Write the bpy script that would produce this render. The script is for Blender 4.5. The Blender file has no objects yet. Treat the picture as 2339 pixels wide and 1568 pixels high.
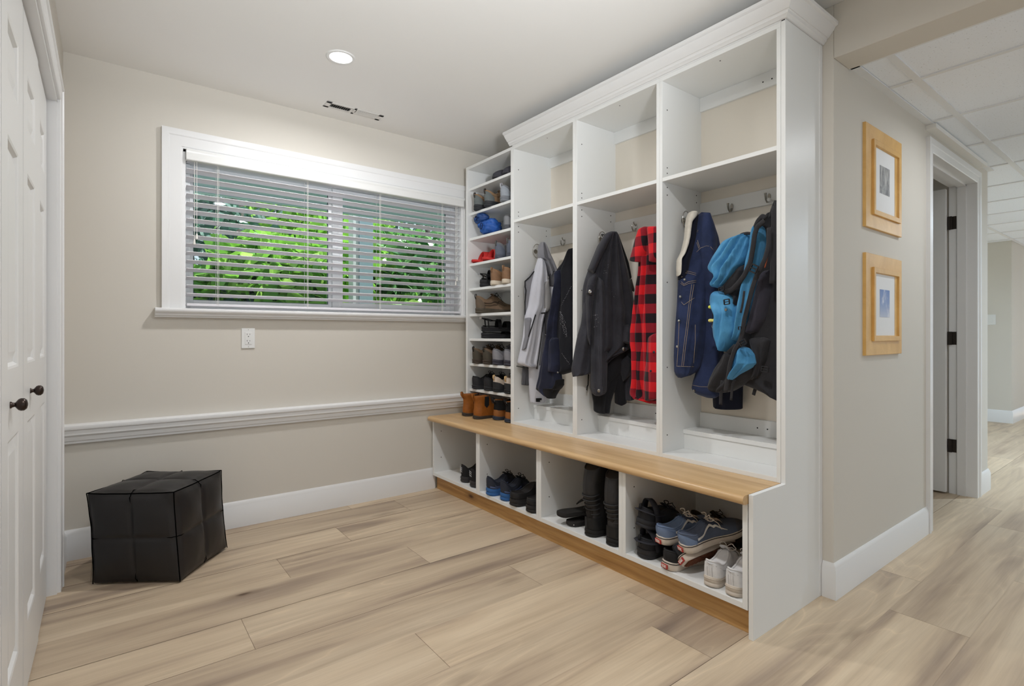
import bpy, bmesh, math, random
from mathutils import Vector, Matrix, noise
R = random.Random(7)
SC = bpy.context.scene
COL = SC.collection
MW = {}

# ------------------------------------------------------------------ materials
def lin(c):
    return tuple((x/255/12.92 if x/255 <= 0.04045 else ((x/255+0.055)/1.055)**2.4) for x in c)

def new_mat(name):
    m = bpy.data.materials.new(name); m.use_nodes = True
    nt = m.node_tree
    return m, nt, nt.nodes['Principled BSDF']

def N(nt, typ, **kw):
    n = nt.nodes.new(typ)
    for k, v in kw.items():
        if k in n.inputs: n.inputs[k].default_value = v
        else: setattr(n, k, v)
    return n

def coords(nt, scale=(1, 1, 1), kind='Object'):
    tc = N(nt, 'ShaderNodeTexCoord'); mp = N(nt, 'ShaderNodeMapping')
    mp.inputs['Scale'].default_value = scale
    nt.links.new(tc.outputs[kind], mp.inputs['Vector'])
    return mp.outputs['Vector']

def ramp(nt, fac, stops):
    r = N(nt, 'ShaderNodeValToRGB'); e = r.color_ramp.elements
    while len(e) < len(stops): e.new(0.5)
    for i, (p, c) in enumerate(stops):
        e[i].position = p; e[i].color = (*c, 1)
    nt.links.new(fac, r.inputs['Fac'])
    return r.outputs['Color']

def mix(nt, fac, a, b, mode='MIX'):
    m = N(nt, 'ShaderNodeMix', data_type='RGBA', blend_type=mode)
    for sock, v in ((m.inputs[0], fac), (m.inputs[6], a), (m.inputs[7], b)):
        if isinstance(v, (int, float)): sock.default_value = v
        elif isinstance(v, tuple): sock.default_value = (*v, 1)
        else: nt.links.new(v, sock)
    return m.outputs[2]

def noise_tex(nt, vec, scale, detail=3, rough=0.55, dist=0):
    n = N(nt, 'ShaderNodeTexNoise', Scale=scale, Detail=detail, Roughness=rough, Distortion=dist)
    nt.links.new(vec, n.inputs['Vector'])
    return n.outputs['Fac']

def bump(nt, p, h, strength=0.2, dist=0.002):
    b = N(nt, 'ShaderNodeBump', Strength=strength, Distance=dist)
    nt.links.new(h, b.inputs['Height']); nt.links.new(b.outputs['Normal'], p.inputs['Normal'])

def mat(name, rgb, rough=0.5, spec=0.4, var=0.0, vscale=6.0, bmp=0.0, bscale=300, bdist=0.001, metal=0.0, sheen=0.0, rgb2=None, dist=0.0, coat=0.0):
    m, nt, p = new_mat(name)
    c = lin(rgb)
    p.inputs['Base Color'].default_value = (*c, 1)
    p.inputs['Roughness'].default_value = rough
    p.inputs['Specular IOR Level'].default_value = spec
    p.inputs['Metallic'].default_value = metal
    if sheen:
        p.inputs['Sheen Weight'].default_value = sheen
        p.inputs['Sheen Roughness'].default_value = 0.4
    if coat: p.inputs['Coat Weight'].default_value = coat
    v = coords(nt)
    if var or rgb2:
        f = noise_tex(nt, v, vscale, 4, 0.6, dist)
        c2 = lin(rgb2) if rgb2 else tuple(x*(1-var) for x in c)
        nt.links.new(ramp(nt, f, [(0.35, c), (0.68, c2)]), p.inputs['Base Color'])
    if bmp:
        bump(nt, p, noise_tex(nt, v, bscale, 2, 0.5), bmp, bdist)
    return m

M = {}
M['wall'] = mat('wall_paint', (211, 206, 197), 0.75, 0.25, bmp=0.08, bscale=260, bdist=0.0008)
M['ceil'] = mat('ceiling_paint', (234, 233, 230), 0.9, 0.15, bmp=0.05, bscale=200)
M['trim'] = mat('trim_paint', (228, 228, 228), 0.3, 0.45, bmp=0.03, bscale=60)
M['door'] = mat('door_paint', (224, 224, 223), 0.38, 0.45, bmp=0.06, bscale=90)
M['mel'] = mat('white_melamine', (229, 230, 229), 0.38, 0.4, bmp=0.03, bscale=500)
M['cream'] = mat('cream_back', (226, 219, 207), 0.6, 0.3)
M['hole'] = mat('dark_hole', (22, 21, 20), 0.8)
M['bronze'] = mat('dark_bronze', (58, 47, 42), 0.28, 0.6, metal=0.75)
M['hinge'] = mat('hinge_bronze', (52, 46, 41), 0.45, 0.5, metal=0.6)
M['nickel'] = mat('brushed_nickel', (150, 146, 138), 0.3, 0.5, metal=1.0)
M['chrome'] = mat('chrome', (190, 188, 184), 0.12, 0.5, metal=1.0)
M['plast'] = mat('white_plastic', (226, 226, 224), 0.3, 0.5)
M['slat'] = mat('blind_slat', (222, 220, 224), 0.45, 0.4)
M['cord'] = mat('white_cord', (230, 228, 222), 0.7)
M['vinyl'] = mat('vinyl_frame', (226, 228, 230), 0.4)
M['gasket'] = mat('glazing_gasket', (50, 66, 76), 0.6)
M['dark'] = mat('dark_void', (30, 28, 26), 0.9)
M['black'] = mat('black_fabric', (20, 20, 22), 0.85, 0.2, bmp=0.3, bscale=700, sheen=0.15)
M['maple'] = mat('maple_frame', (222, 178, 106), 0.42, 0.4, rgb2=(206, 160, 90), vscale=9, dist=0.6)
M['mat_board'] = mat('mat_board', (232, 233, 234), 0.8)

def emis(name, rgb, s):
    m, nt, p = new_mat(name)
    p.inputs['Base Color'].default_value = (*lin(rgb), 1)
    p.inputs['Emission Color'].default_value = (*lin(rgb), 1)
    p.inputs['Emission Strength'].default_value = s
    return m

def wood_planks():
    m, nt, p = new_mat('oak_planks')
    at = N(nt, 'ShaderNodeAttribute', attribute_name='plank')
    tc = N(nt, 'ShaderNodeTexCoord')
    off = N(nt, 'ShaderNodeVectorMath', operation='MULTIPLY_ADD')
    off.inputs[1].default_value = (37, 23, 11)
    nt.links.new(at.outputs['Color'], off.inputs[0]); nt.links.new(tc.outputs['Object'], off.inputs[2])
    def mp(s):
        q = N(nt, 'ShaderNodeMapping'); q.inputs['Scale'].default_value = s
        nt.links.new(off.outputs[0], q.inputs['Vector']); return q.outputs['Vector']
    sep = N(nt, 'ShaderNodeSeparateColor'); nt.links.new(at.outputs['Color'], sep.inputs[0])
    broad = noise_tex(nt, mp((0.75, 7.0, 1)), 1.0, 3, 0.55, 0.5)
    base = ramp(nt, broad, [(0.34, lin((208, 190, 165))), (0.50, lin((199, 180, 155))), (0.61, lin((178, 159, 138))), (0.74, lin((146, 130, 116)))])
    # streaks of darker heart wood
    stk = noise_tex(nt, mp((0.8, 22.0, 1)), 1.0, 4, 0.65, 0.5)
    col = mix(nt, 0.5, base, ramp(nt, stk, [(0.33, (0.74, 0.71, 0.69)), (0.52, (1, 1, 1)), (0.75, (1.05, 1.04, 1.03))]), 'MULTIPLY')
    # contour-like cathedral figure: iso-lines of a stretched noise
    iso = noise_tex(nt, mp((0.75, 4.2, 1)), 1.0, 2, 0.4, 0.3)
    ml = N(nt, 'ShaderNodeMath', operation='MULTIPLY'); ml.inputs[1].default_value = 15.0; nt.links.new(iso, ml.inputs[0])
    fr = N(nt, 'ShaderNodeMath', operation='PINGPONG'); fr.inputs[1].default_value = 0.5; nt.links.new(ml.outputs[0], fr.inputs[0])
    ln = ramp(nt, fr.outputs[0], [(0.0, (1.16, 1.15, 1.13)), (0.06, (1.04, 1.04, 1.03)), (0.2, (1, 1, 1)), (0.5, (0.93, 0.92, 0.91))])
    pt = ramp(nt, noise_tex(nt, mp((0.9, 2.6, 2)), 1.0, 2), [(0.47, (0, 0, 0)), (0.62, (1, 1, 1))])
    col = mix(nt, pt, col, mix(nt, 1.0, col, ln, 'MULTIPLY'))
    fine = noise_tex(nt, mp((4.0, 150.0, 1)), 1.0, 3, 0.6)
    col = mix(nt, 0.35, col, ramp(nt, fine, [(0.3, (0.82, 0.80, 0.78)), (0.6, (1.03, 1.03, 1.02))]), 'MULTIPLY')
    # knots with a dark smear along the grain
    vo = N(nt, 'ShaderNodeTexVoronoi', feature='F1', Scale=1.0); nt.links.new(mp((2.0, 5.6, 1)), vo.inputs['Vector'])
    kd = N(nt, 'ShaderNodeMath', operation='MULTIPLY_ADD'); kd.inputs[1].default_value = 0.10
    nt.links.new(noise_tex(nt, mp((9, 26, 1)), 1.0, 2), kd.inputs[0]); nt.links.new(vo.outputs['Distance'], kd.inputs[2])
    kn = ramp(nt, kd.outputs[0], [(0.075, (1, 1, 1)), (0.13, (0.35, 0.35, 0.35)), (0.26, (0, 0, 0))])
    vs = N(nt, 'ShaderNodeSeparateColor'); nt.links.new(vo.outputs['Color'], vs.inputs[0])
    th = N(nt, 'ShaderNodeMath', operation='GREATER_THAN'); th.inputs[1].default_value = 0.72
    nt.links.new(vs.outputs[0], th.inputs[0])
    col = mix(nt, mix(nt, 1.0, kn, th.outputs[0], 'MULTIPLY'), col, lin((98, 78, 62)))
    tone = ramp(nt, sep.outputs[0], [(0.0, (0.86, 0.85, 0.85)), (0.5, (0.99, 0.985, 0.98)), (1.0, (1.08, 1.07, 1.05))])
    col = mix(nt, 1.0, col, tone, 'MULTIPLY')
    nt.links.new(col, p.inputs['Base Color'])
    p.inputs['Roughness'].default_value = 0.48
    p.inputs['Specular IOR Level'].default_value = 0.35
    bump(nt, p, fine, 0.10, 0.001)
    return m
M['floor'] = wood_planks()
M['seam'] = mat('plank_seam', (88, 70, 54), 0.9)

def wood(name, c1, c2, c3, sc, rough=0.35, knots=0.0, along='Y', spec=0.4):
    m, nt, p = new_mat(name)
    s = {'Y': (sc*6, sc*0.5, sc*6), 'X': (sc*0.5, sc*6, sc*6), 'Z': (sc*6, sc*6, sc*0.5)}[along]
    v = coords(nt, s)
    f = noise_tex(nt, v, 1.0, 4, 0.6, 1.2)
    col = ramp(nt, f, [(0.3, lin(c1)), (0.5, lin(c2)), (0.72, lin(c3))])
    s2 = tuple(x*12 if x > sc else x*2 for x in s)
    f2 = noise_tex(nt, coords(nt, s2), 1.0, 3, 0.6)
    col = mix(nt, 0.45, col, ramp(nt, f2, [(0.3, (0.82, 0.78, 0.74)), (0.62, (1.04, 1.03, 1.02))]), 'MULTIPLY')
    if knots:
        vo = N(nt, 'ShaderNodeTexVoronoi', feature='F1', Scale=1.0)
        nt.links.new(coords(nt, (9, 3.3, 9)), vo.inputs['Vector'])
        k = ramp(nt, vo.outputs['Distance'], [(0.05, (1, 1, 1)), (0.13, (0.3, 0.3, 0.3)), (0.3, (0, 0, 0))])
        col = mix(nt, k, col, lin((84, 52, 26)))
        wv = N(nt, 'ShaderNodeTexWave', bands_direction='Z', Scale=7.0, Distortion=7.0, Detail=2.0)
        nt.links.new(coords(nt, (1, 0.4, 1.6)), wv.inputs['Vector'])
        col = mix(nt, 0.35, col, ramp(nt, wv.outputs['Fac'], [(0, (0.72, 0.62, 0.5)), (0.5, (1, 1, 1)), (1, (1.08, 1.05, 1))]), 'MULTIPLY')
    nt.links.new(col, p.inputs['Base Color'])
    p.inputs['Roughness'].default_value = rough
    p.inputs['Specular IOR Level'].default_value = spec
    return m
M['bench'] = wood('maple_bench', (216, 184, 140), (206, 172, 127), (193, 158, 113), 3.0, 0.3)
M['kick'] = wood('pine_kick', (206, 166, 112), (192, 150, 94), (164, 122, 74), 3.0, 0.5, knots=1)

# ------------------------------------------------------------------ mesh builder
class MB:
    def __init__(s):
        s.v = []; s.f = []; s.m = []; s.uv = {}
    def add(s, verts, faces, mi=0):
        o = len(s.v); s.v += [Vector(p) for p in verts]
        for f in faces:
            s.f.append(tuple(i+o for i in f)); s.m.append(mi)
        return o
    def box(s, x0, x1, y0, y1, z0, z1, mi=0):
        s.add([(x0, y0, z0), (x1, y0, z0), (x1, y1, z0), (x0, y1, z0), (x0, y0, z1), (x1, y0, z1), (x1, y1, z1), (x0, y1, z1)],
              [(3, 2, 1, 0), (4, 5, 6, 7), (0, 1, 5, 4), (1, 2, 6, 5), (2, 3, 7, 6), (3, 0, 4, 7)], mi)
        return s
    def obox(s, c, ax, ay, az, mi=0):
        c = Vector(c); ax = Vector(ax); ay = Vector(ay); az = Vector(az)
        vs = [c+a*ax+b*ay+d*az for d in (-1, 1) for a, b in ((-1, -1), (1, -1), (1, 1), (-1, 1))]
        s.add(vs, [(3, 2, 1, 0), (4, 5, 6, 7), (0, 1, 5, 4), (1, 2, 6, 5), (2, 3, 7, 6), (3, 0, 4, 7)], mi)
        return s
    def prism(s, pts, axis, a, b, mi=0):
        n = len(pts)
        def P(p, t):
            if axis == 'x': return (t, p[0], p[1])
            if axis == 'y': return (p[0], t, p[1])
            return (p[0], p[1], t)
        vs = [P(p, a) for p in pts] + [P(p, b) for p in pts]
        fs = [tuple(range(n))[::-1], tuple(range(n, 2*n))] + [(i, (i+1) % n, n+(i+1) % n, n+i) for i in range(n)]
        s.add(vs, fs, mi); return s
    def rows(s, rows, cu=False, cv=False, mi=0, cap=False):
        """rows of equal length -> quads; cu closes each row, cv closes the stack"""
        nr, nc = len(rows), len(rows[0])
        o = s.add([p for r in rows for p in r], [])
        for i in range(nr if cv else nr-1):
            for j in range(nc if cu else nc-1):
                a = o+i*nc+j; b = o+i*nc+(j+1) % nc
                i2 = (i+1) % nr
                s.f.append((a, b, o+i2*nc+(j+1) % nc, o+i2*nc+j)); s.m.append(mi)
        if cap:
            s.f.append(tuple(o+j for j in range(nc))[::-1]); s.m.append(mi)
            s.f.append(tuple(o+(nr-1)*nc+j for j in range(nc))); s.m.append(mi)
        return o
    def lathe(s, prof, c=(0, 0, 0), axis='z', n=20, mi=0):
        c = Vector(c); rows = []
        for r, h in prof:
            row = []
            for k in range(n):
                a = 2*math.pi*k/n; u, w = r*math.cos(a), r*math.sin(a)
                row.append(c + {'z': Vector((u, w, h)), 'x': Vector((h, u, w)), 'y': Vector((w, h, u))}[axis])
            rows.append(row)
        s.rows(rows, cu=True, mi=mi, cap=True); return s
    def tube(s, pts, r, n=6, closed=False, mi=0, flat=1.0, up=None):
        pts = [Vector(p) for p in pts]; m = len(pts); rows = []; prev = None
        for i, p in enumerate(pts):
            if closed: t = pts[(i+1) % m]-pts[i-1]
            else: t = pts[min(i+1, m-1)]-pts[max(i-1, 0)]
            if t.length < 1e-9: t = Vector((0, 0, 1))
            t.normalize()
            if up is not None: a = Vector(up)
            elif prev is None: a = Vector((0, 0, 1)) if abs(t.z) < 0.9 else Vector((1, 0, 0))
            else: a = prev
            a = a-t*a.dot(t)
            if a.length < 1e-6: a = t.orthogonal()
            a.normalize(); prev = a; b = t.cross(a)
            rr = r[i] if isinstance(r, (list, tuple)) else r
            rows.append([p+a*math.cos(2*math.pi*k/n)*rr*flat+b*math.sin(2*math.pi*k/n)*rr for k in range(n)])
        s.rows(rows, cu=True, cv=closed, mi=mi, cap=not closed); return s
    def disc(s, c, nrm, r, t=0.002, n=14, mi=0):
        nrm = Vector(nrm).normalized(); a = nrm.orthogonal().normalized(); b = nrm.cross(a); c = Vector(c)
        rows = [[c+nrm*h+(a*math.cos(2*math.pi*k/n)+b*math.sin(2*math.pi*k/n))*q for k in range(n)] for q, h in ((r, -t), (r, t*0.6), (r*0.8, t), (r*0.01, t))]
        s.rows(rows, cu=True, mi=mi); return s
    def build(s, name, mats, parent=None, bevel=0.0, smooth=None, local=False, seg=2, sub=0):
        me = bpy.data.meshes.new(name)
        org = None
        if parent is None:
            lo = [min(v[i] for v in s.v) for i in range(3)]; hi = [max(v[i] for v in s.v) for i in range(3)]
            org = Vector(((lo[0]+hi[0])/2, (lo[1]+hi[1])/2, lo[2]))
            vs = [v-org for v in s.v]
        elif local: vs = s.v
        else:
            inv = MW[parent.name].inverted(); vs = [inv @ v for v in s.v]
        me.from_pydata([tuple(v) for v in vs], [], s.f)
        if not isinstance(mats, (list, tuple)): mats = [mats]
        for q in mats: me.materials.append(q)
        if len(mats) > 1: me.polygons.foreach_set('material_index', s.m)
        if smooth is not None:
            me.polygons.foreach_set('use_smooth', [True]*len(me.polygons))
            if smooth < 180: me.set_sharp_from_angle(angle=math.radians(smooth))
        if s.uv:
            ul = me.uv_layers.new(name='UVMap')
            for l in me.loops: ul.data[l.index].uv = s.uv.get(l.vertex_index, (0, 0))
        me.update()
        o = bpy.data.objects.new(name, me); COL.objects.link(o)
        if parent is not None:
            o.parent = parent; MW[o.name] = MW[parent.name].copy()
        else:
            o.location = org; MW[o.name] = Matrix.Translation(org)
        if bevel:
            b = o.modifiers.new('bevel', 'BEVEL'); b.width = bevel; b.segments = seg; b.limit_method = 'ANGLE'
        if sub:
            q = o.modifiers.new('sub', 'SUBSURF'); q.levels = sub; q.render_levels = sub
        return o

def props(o, label=None, cat=None, group=None, kind=None):
    if label: o['label'] = label
    if cat: o['category'] = cat
    if group: o['group'] = group
    if kind: o['kind'] = kind
    return o

def thing(name, label, cat, loc=(0, 0, 0), rot=(0, 0, 0), group=None, kind=None):
    o = bpy.data.objects.new(name, None); COL.objects.link(o)
    o.location = loc; o.rotation_euler = rot
    from mathutils import Euler
    MW[o.name] = Matrix.Translation(Vector(loc)) @ Euler(rot).to_matrix().to_4x4()
    return props(o, label, cat, group, kind)

def dup(root, loc, rot=(0, 0, 0), label=None, group=None):
    r = root.copy(); COL.objects.link(r); r.location = loc; r.rotation_euler = rot
    if label: r['label'] = label
    if group: r['group'] = group
    for ch in list(root.children):
        c = ch.copy(); COL.objects.link(c); c.parent = r
        for g in ch.children:
            d = g.copy(); COL.objects.link(d); d.parent = c
    return r

def boxo(name, m, b, parent=None, bevel=0.0015):
    return MB().box(*b).build(name, m, parent, bevel=bevel)

def struct(o, label=None, cat=None):
    o['kind'] = 'structure'
    if label: o['label'] = label
    if cat: o['category'] = cat
    return o

# ------------------------------------------------------------------ camera (eye at the origin, 1.06 m up)
H = 1.06
F = 1210.0; CX = 1169.5; HY = 765.0
TH = math.atan2(1582.5, 1210.0); SN, CS = math.sin(TH), math.cos(TH)
cam = bpy.data.cameras.new('camera'); co = bpy.data.objects.new('camera', cam); COL.objects.link(co)
cam.sensor_width = 36; cam.lens = 36*F/2339; cam.shift_y = -(784-HY)/2339
cam.clip_start = 0.05; cam.clip_end = 200
co.location = (0, 0, H); co.rotation_euler = (math.pi/2, 0, math.atan2(-CS, SN))
SC.camera = co

def ray(px, py):
    u = (px-CX)/F; v = (HY-py)/F
    return Vector((SN*u+CS, -CS*u+SN, v))
def on_x(px, py, X):
    r = ray(px, py); return r*(X/r.x)+Vector((0, 0, H))
def on_y(px, py, Y):
    r = ray(px, py); return r*(Y/r.y)+Vector((0, 0, H))
def on_z(px, py, Z):
    r = ray(px, py); return r*((Z-H)/r.z)+Vector((0, 0, H))

# ------------------------------------------------------------------ room
XW = 2.317; XL = -0.163; YB = 3.24; ZC = 2.384
def floor():
    mb = MB(); cols = []
    mb.box(-1.2, 10.6, -2.6, 3.24, -0.06, -0.0012, 1); cols += [(0, 0, 0)]*6
    joints = {3.15: 1.18, 2.906: 1.455, 2.663: 0.998, 2.42: 0.636, 2.18: 1.19, 1.942: 0.397, 1.70: 1.463, 1.46: 0.868, 1.22: 0.2, 0.98: 1.574, 0.738: 2.77, 0.498: 2.396, 0.258: 3.1}
    ys = [0.258-0.24*k for k in range(12, 0, -1)]+sorted(joints)
    for y in ys:
        j = joints.get(y, R.uniform(0, 1.5)); x = j-1.51*math.ceil((j+1.2)/1.51)
        y1 = min(y+0.2415, 3.24); g = 0.0006
        while x < 10.6:
            a, b = max(x, -1.2), min(x+1.51, 10.6)
            if b > a:
                mb.add([(a+g, y+g, 0), (b-g, y+g, 0), (b-g, y1-g, 0), (a+g, y1-g, 0)], [(0, 1, 2, 3)], 0)
                cols.append((R.random(), R.random(), R.random()))
            x += 1.51
    o = mb.build('floor', [M['floor'], M['seam']])
    at = o.data.color_attributes.new('plank', 'FLOAT_COLOR', 'CORNER')
    for p in o.data.polygons:
        for li in p.loop_indices: at.data[li].color = (*cols[p.index], 1)
    struct(o)
floor()
struct(boxo('ceiling', M['ceil'], (-0.3, XW+0.15, -5.2, YB+0.3, ZC, ZC+0.12), bevel=0))
# back wall with window opening
WX0, WX1, WZ0, WZ1 = 0.315, 2.03, 1.195, 2.03
mb = MB()
mb.box(-0.3, WX0, YB, YB+0.2, -0.05, ZC); mb.box(WX1, XW+0.15, YB, YB+0.2, -0.05, ZC)
mb.box(WX0, WX1, YB, YB+0.2, -0.05, WZ0); mb.box(WX0, WX1, YB, YB+0.2, WZ1, ZC)
struct(mb.build('wall_back', M['wall']))
# left wall with closet opening
mb = MB()
mb.box(-0.28, XL, 2.862, YB, 0, ZC); mb.box(-0.28, XL, 1.25, 2.862, 2.03, ZC); mb.box(-0.28, XL, -2.6, 1.25, 0, ZC)
struct(mb.build('wall_left', M['wall']))
mb = MB().box(-0.8, -0.78, 1.0, 3.1, 0, 2.3)
struct(mb.build('wall_closet', M['dark']))
# right wall, header over the corridor opening, corridor wall with doorway
struct(boxo('wall_right', M['wall'], (XW, XW+0.12, 1.02, YB, 0, ZC), bevel=0))
struct(boxo('wall_header', M['wall'], (XW, XW+0.152, -2.6, 0.905, 2.170, ZC), bevel=0.003))
DX0, DX1, DZ = 3.55, 4.475, 2.045
mb = MB()
mb.box(XW, DX0-0.012, 0.905, 1.02, 0, ZC); mb.box(DX1+0.012, 4.80, 0.905, 1.02, 0, ZC); mb.box(DX0-0.012, DX1+0.012, 0.905, 1.02, DZ+0.012, ZC)
struct(mb.build('wall_corridor', M['wall'], bevel=0.003))
struct(boxo('wall_far', M['wall'], (8.57, 8.7, 1.40, 3.1, 0, 2.3), bevel=0))
struct(boxo('wall_end', M['wall'], (8.7, 10.6, 1.40, 1.55, 0, 2.3), bevel=0))
struct(boxo('wall_opposite_blocker', M['wall'], (3.3, 10.6, -1.25, -1.10, 0, 2.3), bevel=0))  # out of view; added to block sky light from the corridor floor
struct(boxo('wall_stub', M['wall'], (5.6, 7.12, 1.40, 1.55, 0, 2.3), bevel=0))
struct(boxo('wall_beyond', M['wall'], (3.3, 4.45, 2.4, 2.5, 0, 2.3), bevel=0))
struct(boxo('wall_store', M['wall'], (3.2, 3.3, 1.02, 2.5, 0, 2.3), bevel=0))

# drop ceiling
def tile_mat():
    m, nt, p = new_mat('acoustic_tile')
    v = coords(nt)
    f = noise_tex(nt, v, 130, 3, 0.7)
    f2 = noise_tex(nt, v, 9, 2)
    c = ramp(nt, f, [(0.30, lin((160, 160, 158))), (0.37, lin((238, 243, 250)))])
    nt.links.new(c, p.inputs['Base Color']); p.inputs['Roughness'].default_value = 0.95
    bump(nt, p, f, 0.5, 0.002)
    return m
M['tile'] = tile_mat()
ZD = 2.180
mb = MB().box(XW+0.152, 11.2, -5.2, 3.1, ZD+0.006, ZD+0.03)
struct(mb.build('ceiling_corridor', M['tile']))
mb = MB()
mb.box(XW+0.152, 4.80, 0.872, 0.905, ZD-0.002, ZD+0.004)
mb.box(XW+0.152, XW+0.178, -2.6, 0.905, ZD-0.002, ZD+0.004)
for k in range(-2, 7):
    y = 0.767-0.61*k
    if -2.5 < y < 3.0: mb.box(XW+0.152 if y < 0.9 else 4.8, 11.2, y-0.014, y+0.014, ZD, ZD+0.008)
for k in range(0, 14):
    x = 2.83+0.622*k
    mb.box(x-0.012, x+0.012, -2.6, 3.0 if x > 4.8 else 0.905, ZD+0.0005, ZD+0.008)
o = struct(mb.build('trim_ceiling_grid', mat('grid_paint', (226, 228, 230), 0.7)))
# wall angle strip over the door
mb = MB(); mb.box(3.47, 4.56, 0.86, 0.905, ZD-0.026, ZD-0.003)
struct(mb.build('trim_door_head', M['ceil']))

def sweep(mb, path, prof):
    '''profile (out, up) swept along a plan polyline, mitred; out is to the right of travel'''
    rows = []; n = len(path)
    for i, p in enumerate(path):
        ns = []
        for a, b in ((i-1, i), (i, i+1)):
            if a >= 0 and b < n:
                d = (Vector(path[b])-Vector(path[a])).normalized(); ns.append(Vector((d.y, -d.x)))
        m = sum(ns, Vector((0, 0))).normalized(); m = m/max(.2, m.dot(ns[0]))
        rows.append([(p[0]+m.x*o, p[1]+m.y*o, h) for o, h in prof])
    mb.rows(rows, cu=True, cap=True); return mb
# ---- baseboards and chair rail
def base_prof(o, s, h=0.142, t=0.014):
    """profile points (depth from the wall, height); o: wall coordinate, s: sign into the room"""
    return [(o, 0), (o+s*t, 0), (o+s*t, h-0.028), (o+s*(t-0.003), h-0.022), (o+s*(t-0.003), h-0.016), (o+s*0.005, h-0.004), (o+s*0.003, h), (o, h)]
BP = [(0, 0), (0.014, 0), (0.014, 0.114), (0.011, 0.120), (0.011, 0.126), (0.005, 0.138), (0.003, 0.142), (0, 0.142)]
BP15 = [(a, b+(0.008 if b else 0)) for a, b in BP]
for nm, pth, pr in (('baseboard_back', [(XL, 2.94), (XL, YB), (1.80, YB)], BP), ('baseboard_corridor', [(XW, 0.9445), (XW, 0.905), (3.477, 0.905)], BP), ('baseboard_doorway', [(4.548, 0.905), (4.80, 0.905), (4.80, 1.02)], BP),
                    ('baseboard_far', [(8.57, 3.0), (8.57, 1.40), (10.5, 1.40)], BP15), ('baseboard_stub', [(5.6, 1.40), (7.12, 1.40), (7.12, 1.55)], BP15)):
    struct(sweep(MB(), pth, pr).build(nm, M['trim'], smooth=30))
rail = [(YB, 0.548), (YB-0.016, 0.548), (YB-0.016, 0.558), (YB-0.022, 0.562), (YB-0.024, 0.580), (YB-0.030, 0.586), (YB-0.034, 0.590), (YB-0.034, 0.612),
        (YB-0.042, 0.616), (YB-0.044, 0.624), (YB-0.042, 0.634), (YB-0.036, 0.638), (YB, 0.640)]
mb = MB().prism(rail, 'x', XL, XW)
struct(mb.build('trim_chair_rail', M['trim'], smooth=35))

# ---- closet bifold door
t = props(thing('door_1', 'white two-column panelled bifold closet door with dark round knobs', 'closet door', (-0.2, 2.0, 0)), kind='structure')
xf = -0.190
def leaf(y0, y1, tilt):
    mb = MB(); z0, z1 = 0.008, 2.0
    ys = [y0+0.004, y0+0.098, y1-0.098, y1-0.004]
    zs = [z0, 0.20, 0.80, 0.975, 1.545, 1.68, 1.84, z1]
    def X(y): return xf+tilt*(y-y0)
    o = mb.add([(X(y), y, z) for z in zs for y in ys], [])
    for i in range(7):
        for j in range(3):
            if j == 1 and i in (1, 3, 5):
                # recessed, raised field panel
                a = [Vector((X(y), y, z)) for y, z in ((ys[1], zs[i]), (ys[2], zs[i]), (ys[2], zs[i+1]), (ys[1], zs[i+1]))]
                c = sum(a, Vector())/4
                rings = []
                for d, dx in ((0, 0), (0.006, -0.002), (0.013, -0.010), (0.022, -0.010), (0.040, -0.003), (0.043, -0.003)):
                    rings.append([Vector((p.x+dx, p.y+math.copysign(d, c.y-p.y), p.z+math.copysign(d, c.z-p.z))) for p in a])
                mb.rows(rings, cu=True); mb.add(rings[-1], [(0, 1, 2, 3)])
            else:
                mb.f.append((o+i*4+j, o+i*4+j+1, o+(i+1)*4+j+1, o+(i+1)*4+j)); mb.m.append(0)
    mb.box(xf-0.034, xf-0.030, y0+0.003, y1-0.003, z0, z1)
    mb.add([(X(ys[0]), ys[0], z0), (X(ys[3]), ys[3], z0), (xf-0.032, ys[3], z0), (xf-0.032, ys[0], z0), (X(ys[0]), ys[0], z1), (X(ys[3]), ys[3], z1), (xf-0.032, ys[3], z1), (xf-0.032, ys[0], z1)],
           [(0, 1, 2, 3), (4, 5, 6, 7), (0, 3, 7, 4), (1, 2, 6, 5)])
    return mb.build('door_leaf', M['door'], t, smooth=25)
leaves = [leaf(2.44, 2.833, -0.008), leaf(2.047, 2.44, 0.006), leaf(1.654, 2.047, 0.0), leaf(1.261, 1.654, 0.0)]
for ln, y in ((leaves[1], 2.212), (leaves[2], 1.792)):
    mb = MB().lathe([(0.0085, 0), (0.0085, 0.002), (0.006, 0.005), (0.0052, 0.009), (0.0095, 0.012), (0.0140, 0.0155), (0.0160, 0.020), (0.0155, 0.026), (0.011, 0.031), (0.003, 0.033)], (xf, y, 0.886), 'x', 18)
    mb.build('door_knob', M['bronze'], ln, smooth=60)
# casing and jamb of the closet opening
mb = MB()
CP = [(0.0, 0.0), (0.010, 0.0), (0.013, 0.004), (0.013, 0.042), (0.015, 0.046), (0.015, 0.052), (0.020, 0.056), (0.020, 0.072), (0.0, 0.072)]   # (out from the wall, away from the opening)
x0 = XL
# side casing: profile runs up z
yo = 2.858
mb.rows([[(x0+a, p[0]+d[0]*b, p[1]+d[1]*b) for a, b in CP] for p, d in (((yo, 0), (1, 0)), ((yo, 2.026), (1, 1)), ((1.1, 2.026), (0, 1)))], cu=True, cap=True)
mb.box(-0.27, x0+0.001, 2.843, 2.862, 0, 2.02)
mb.box(-0.27, x0+0.001, 1.2, 2.862, 2.012, 2.03)
struct(mb.build('trim_closet', M['trim'], smooth=30))

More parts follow.
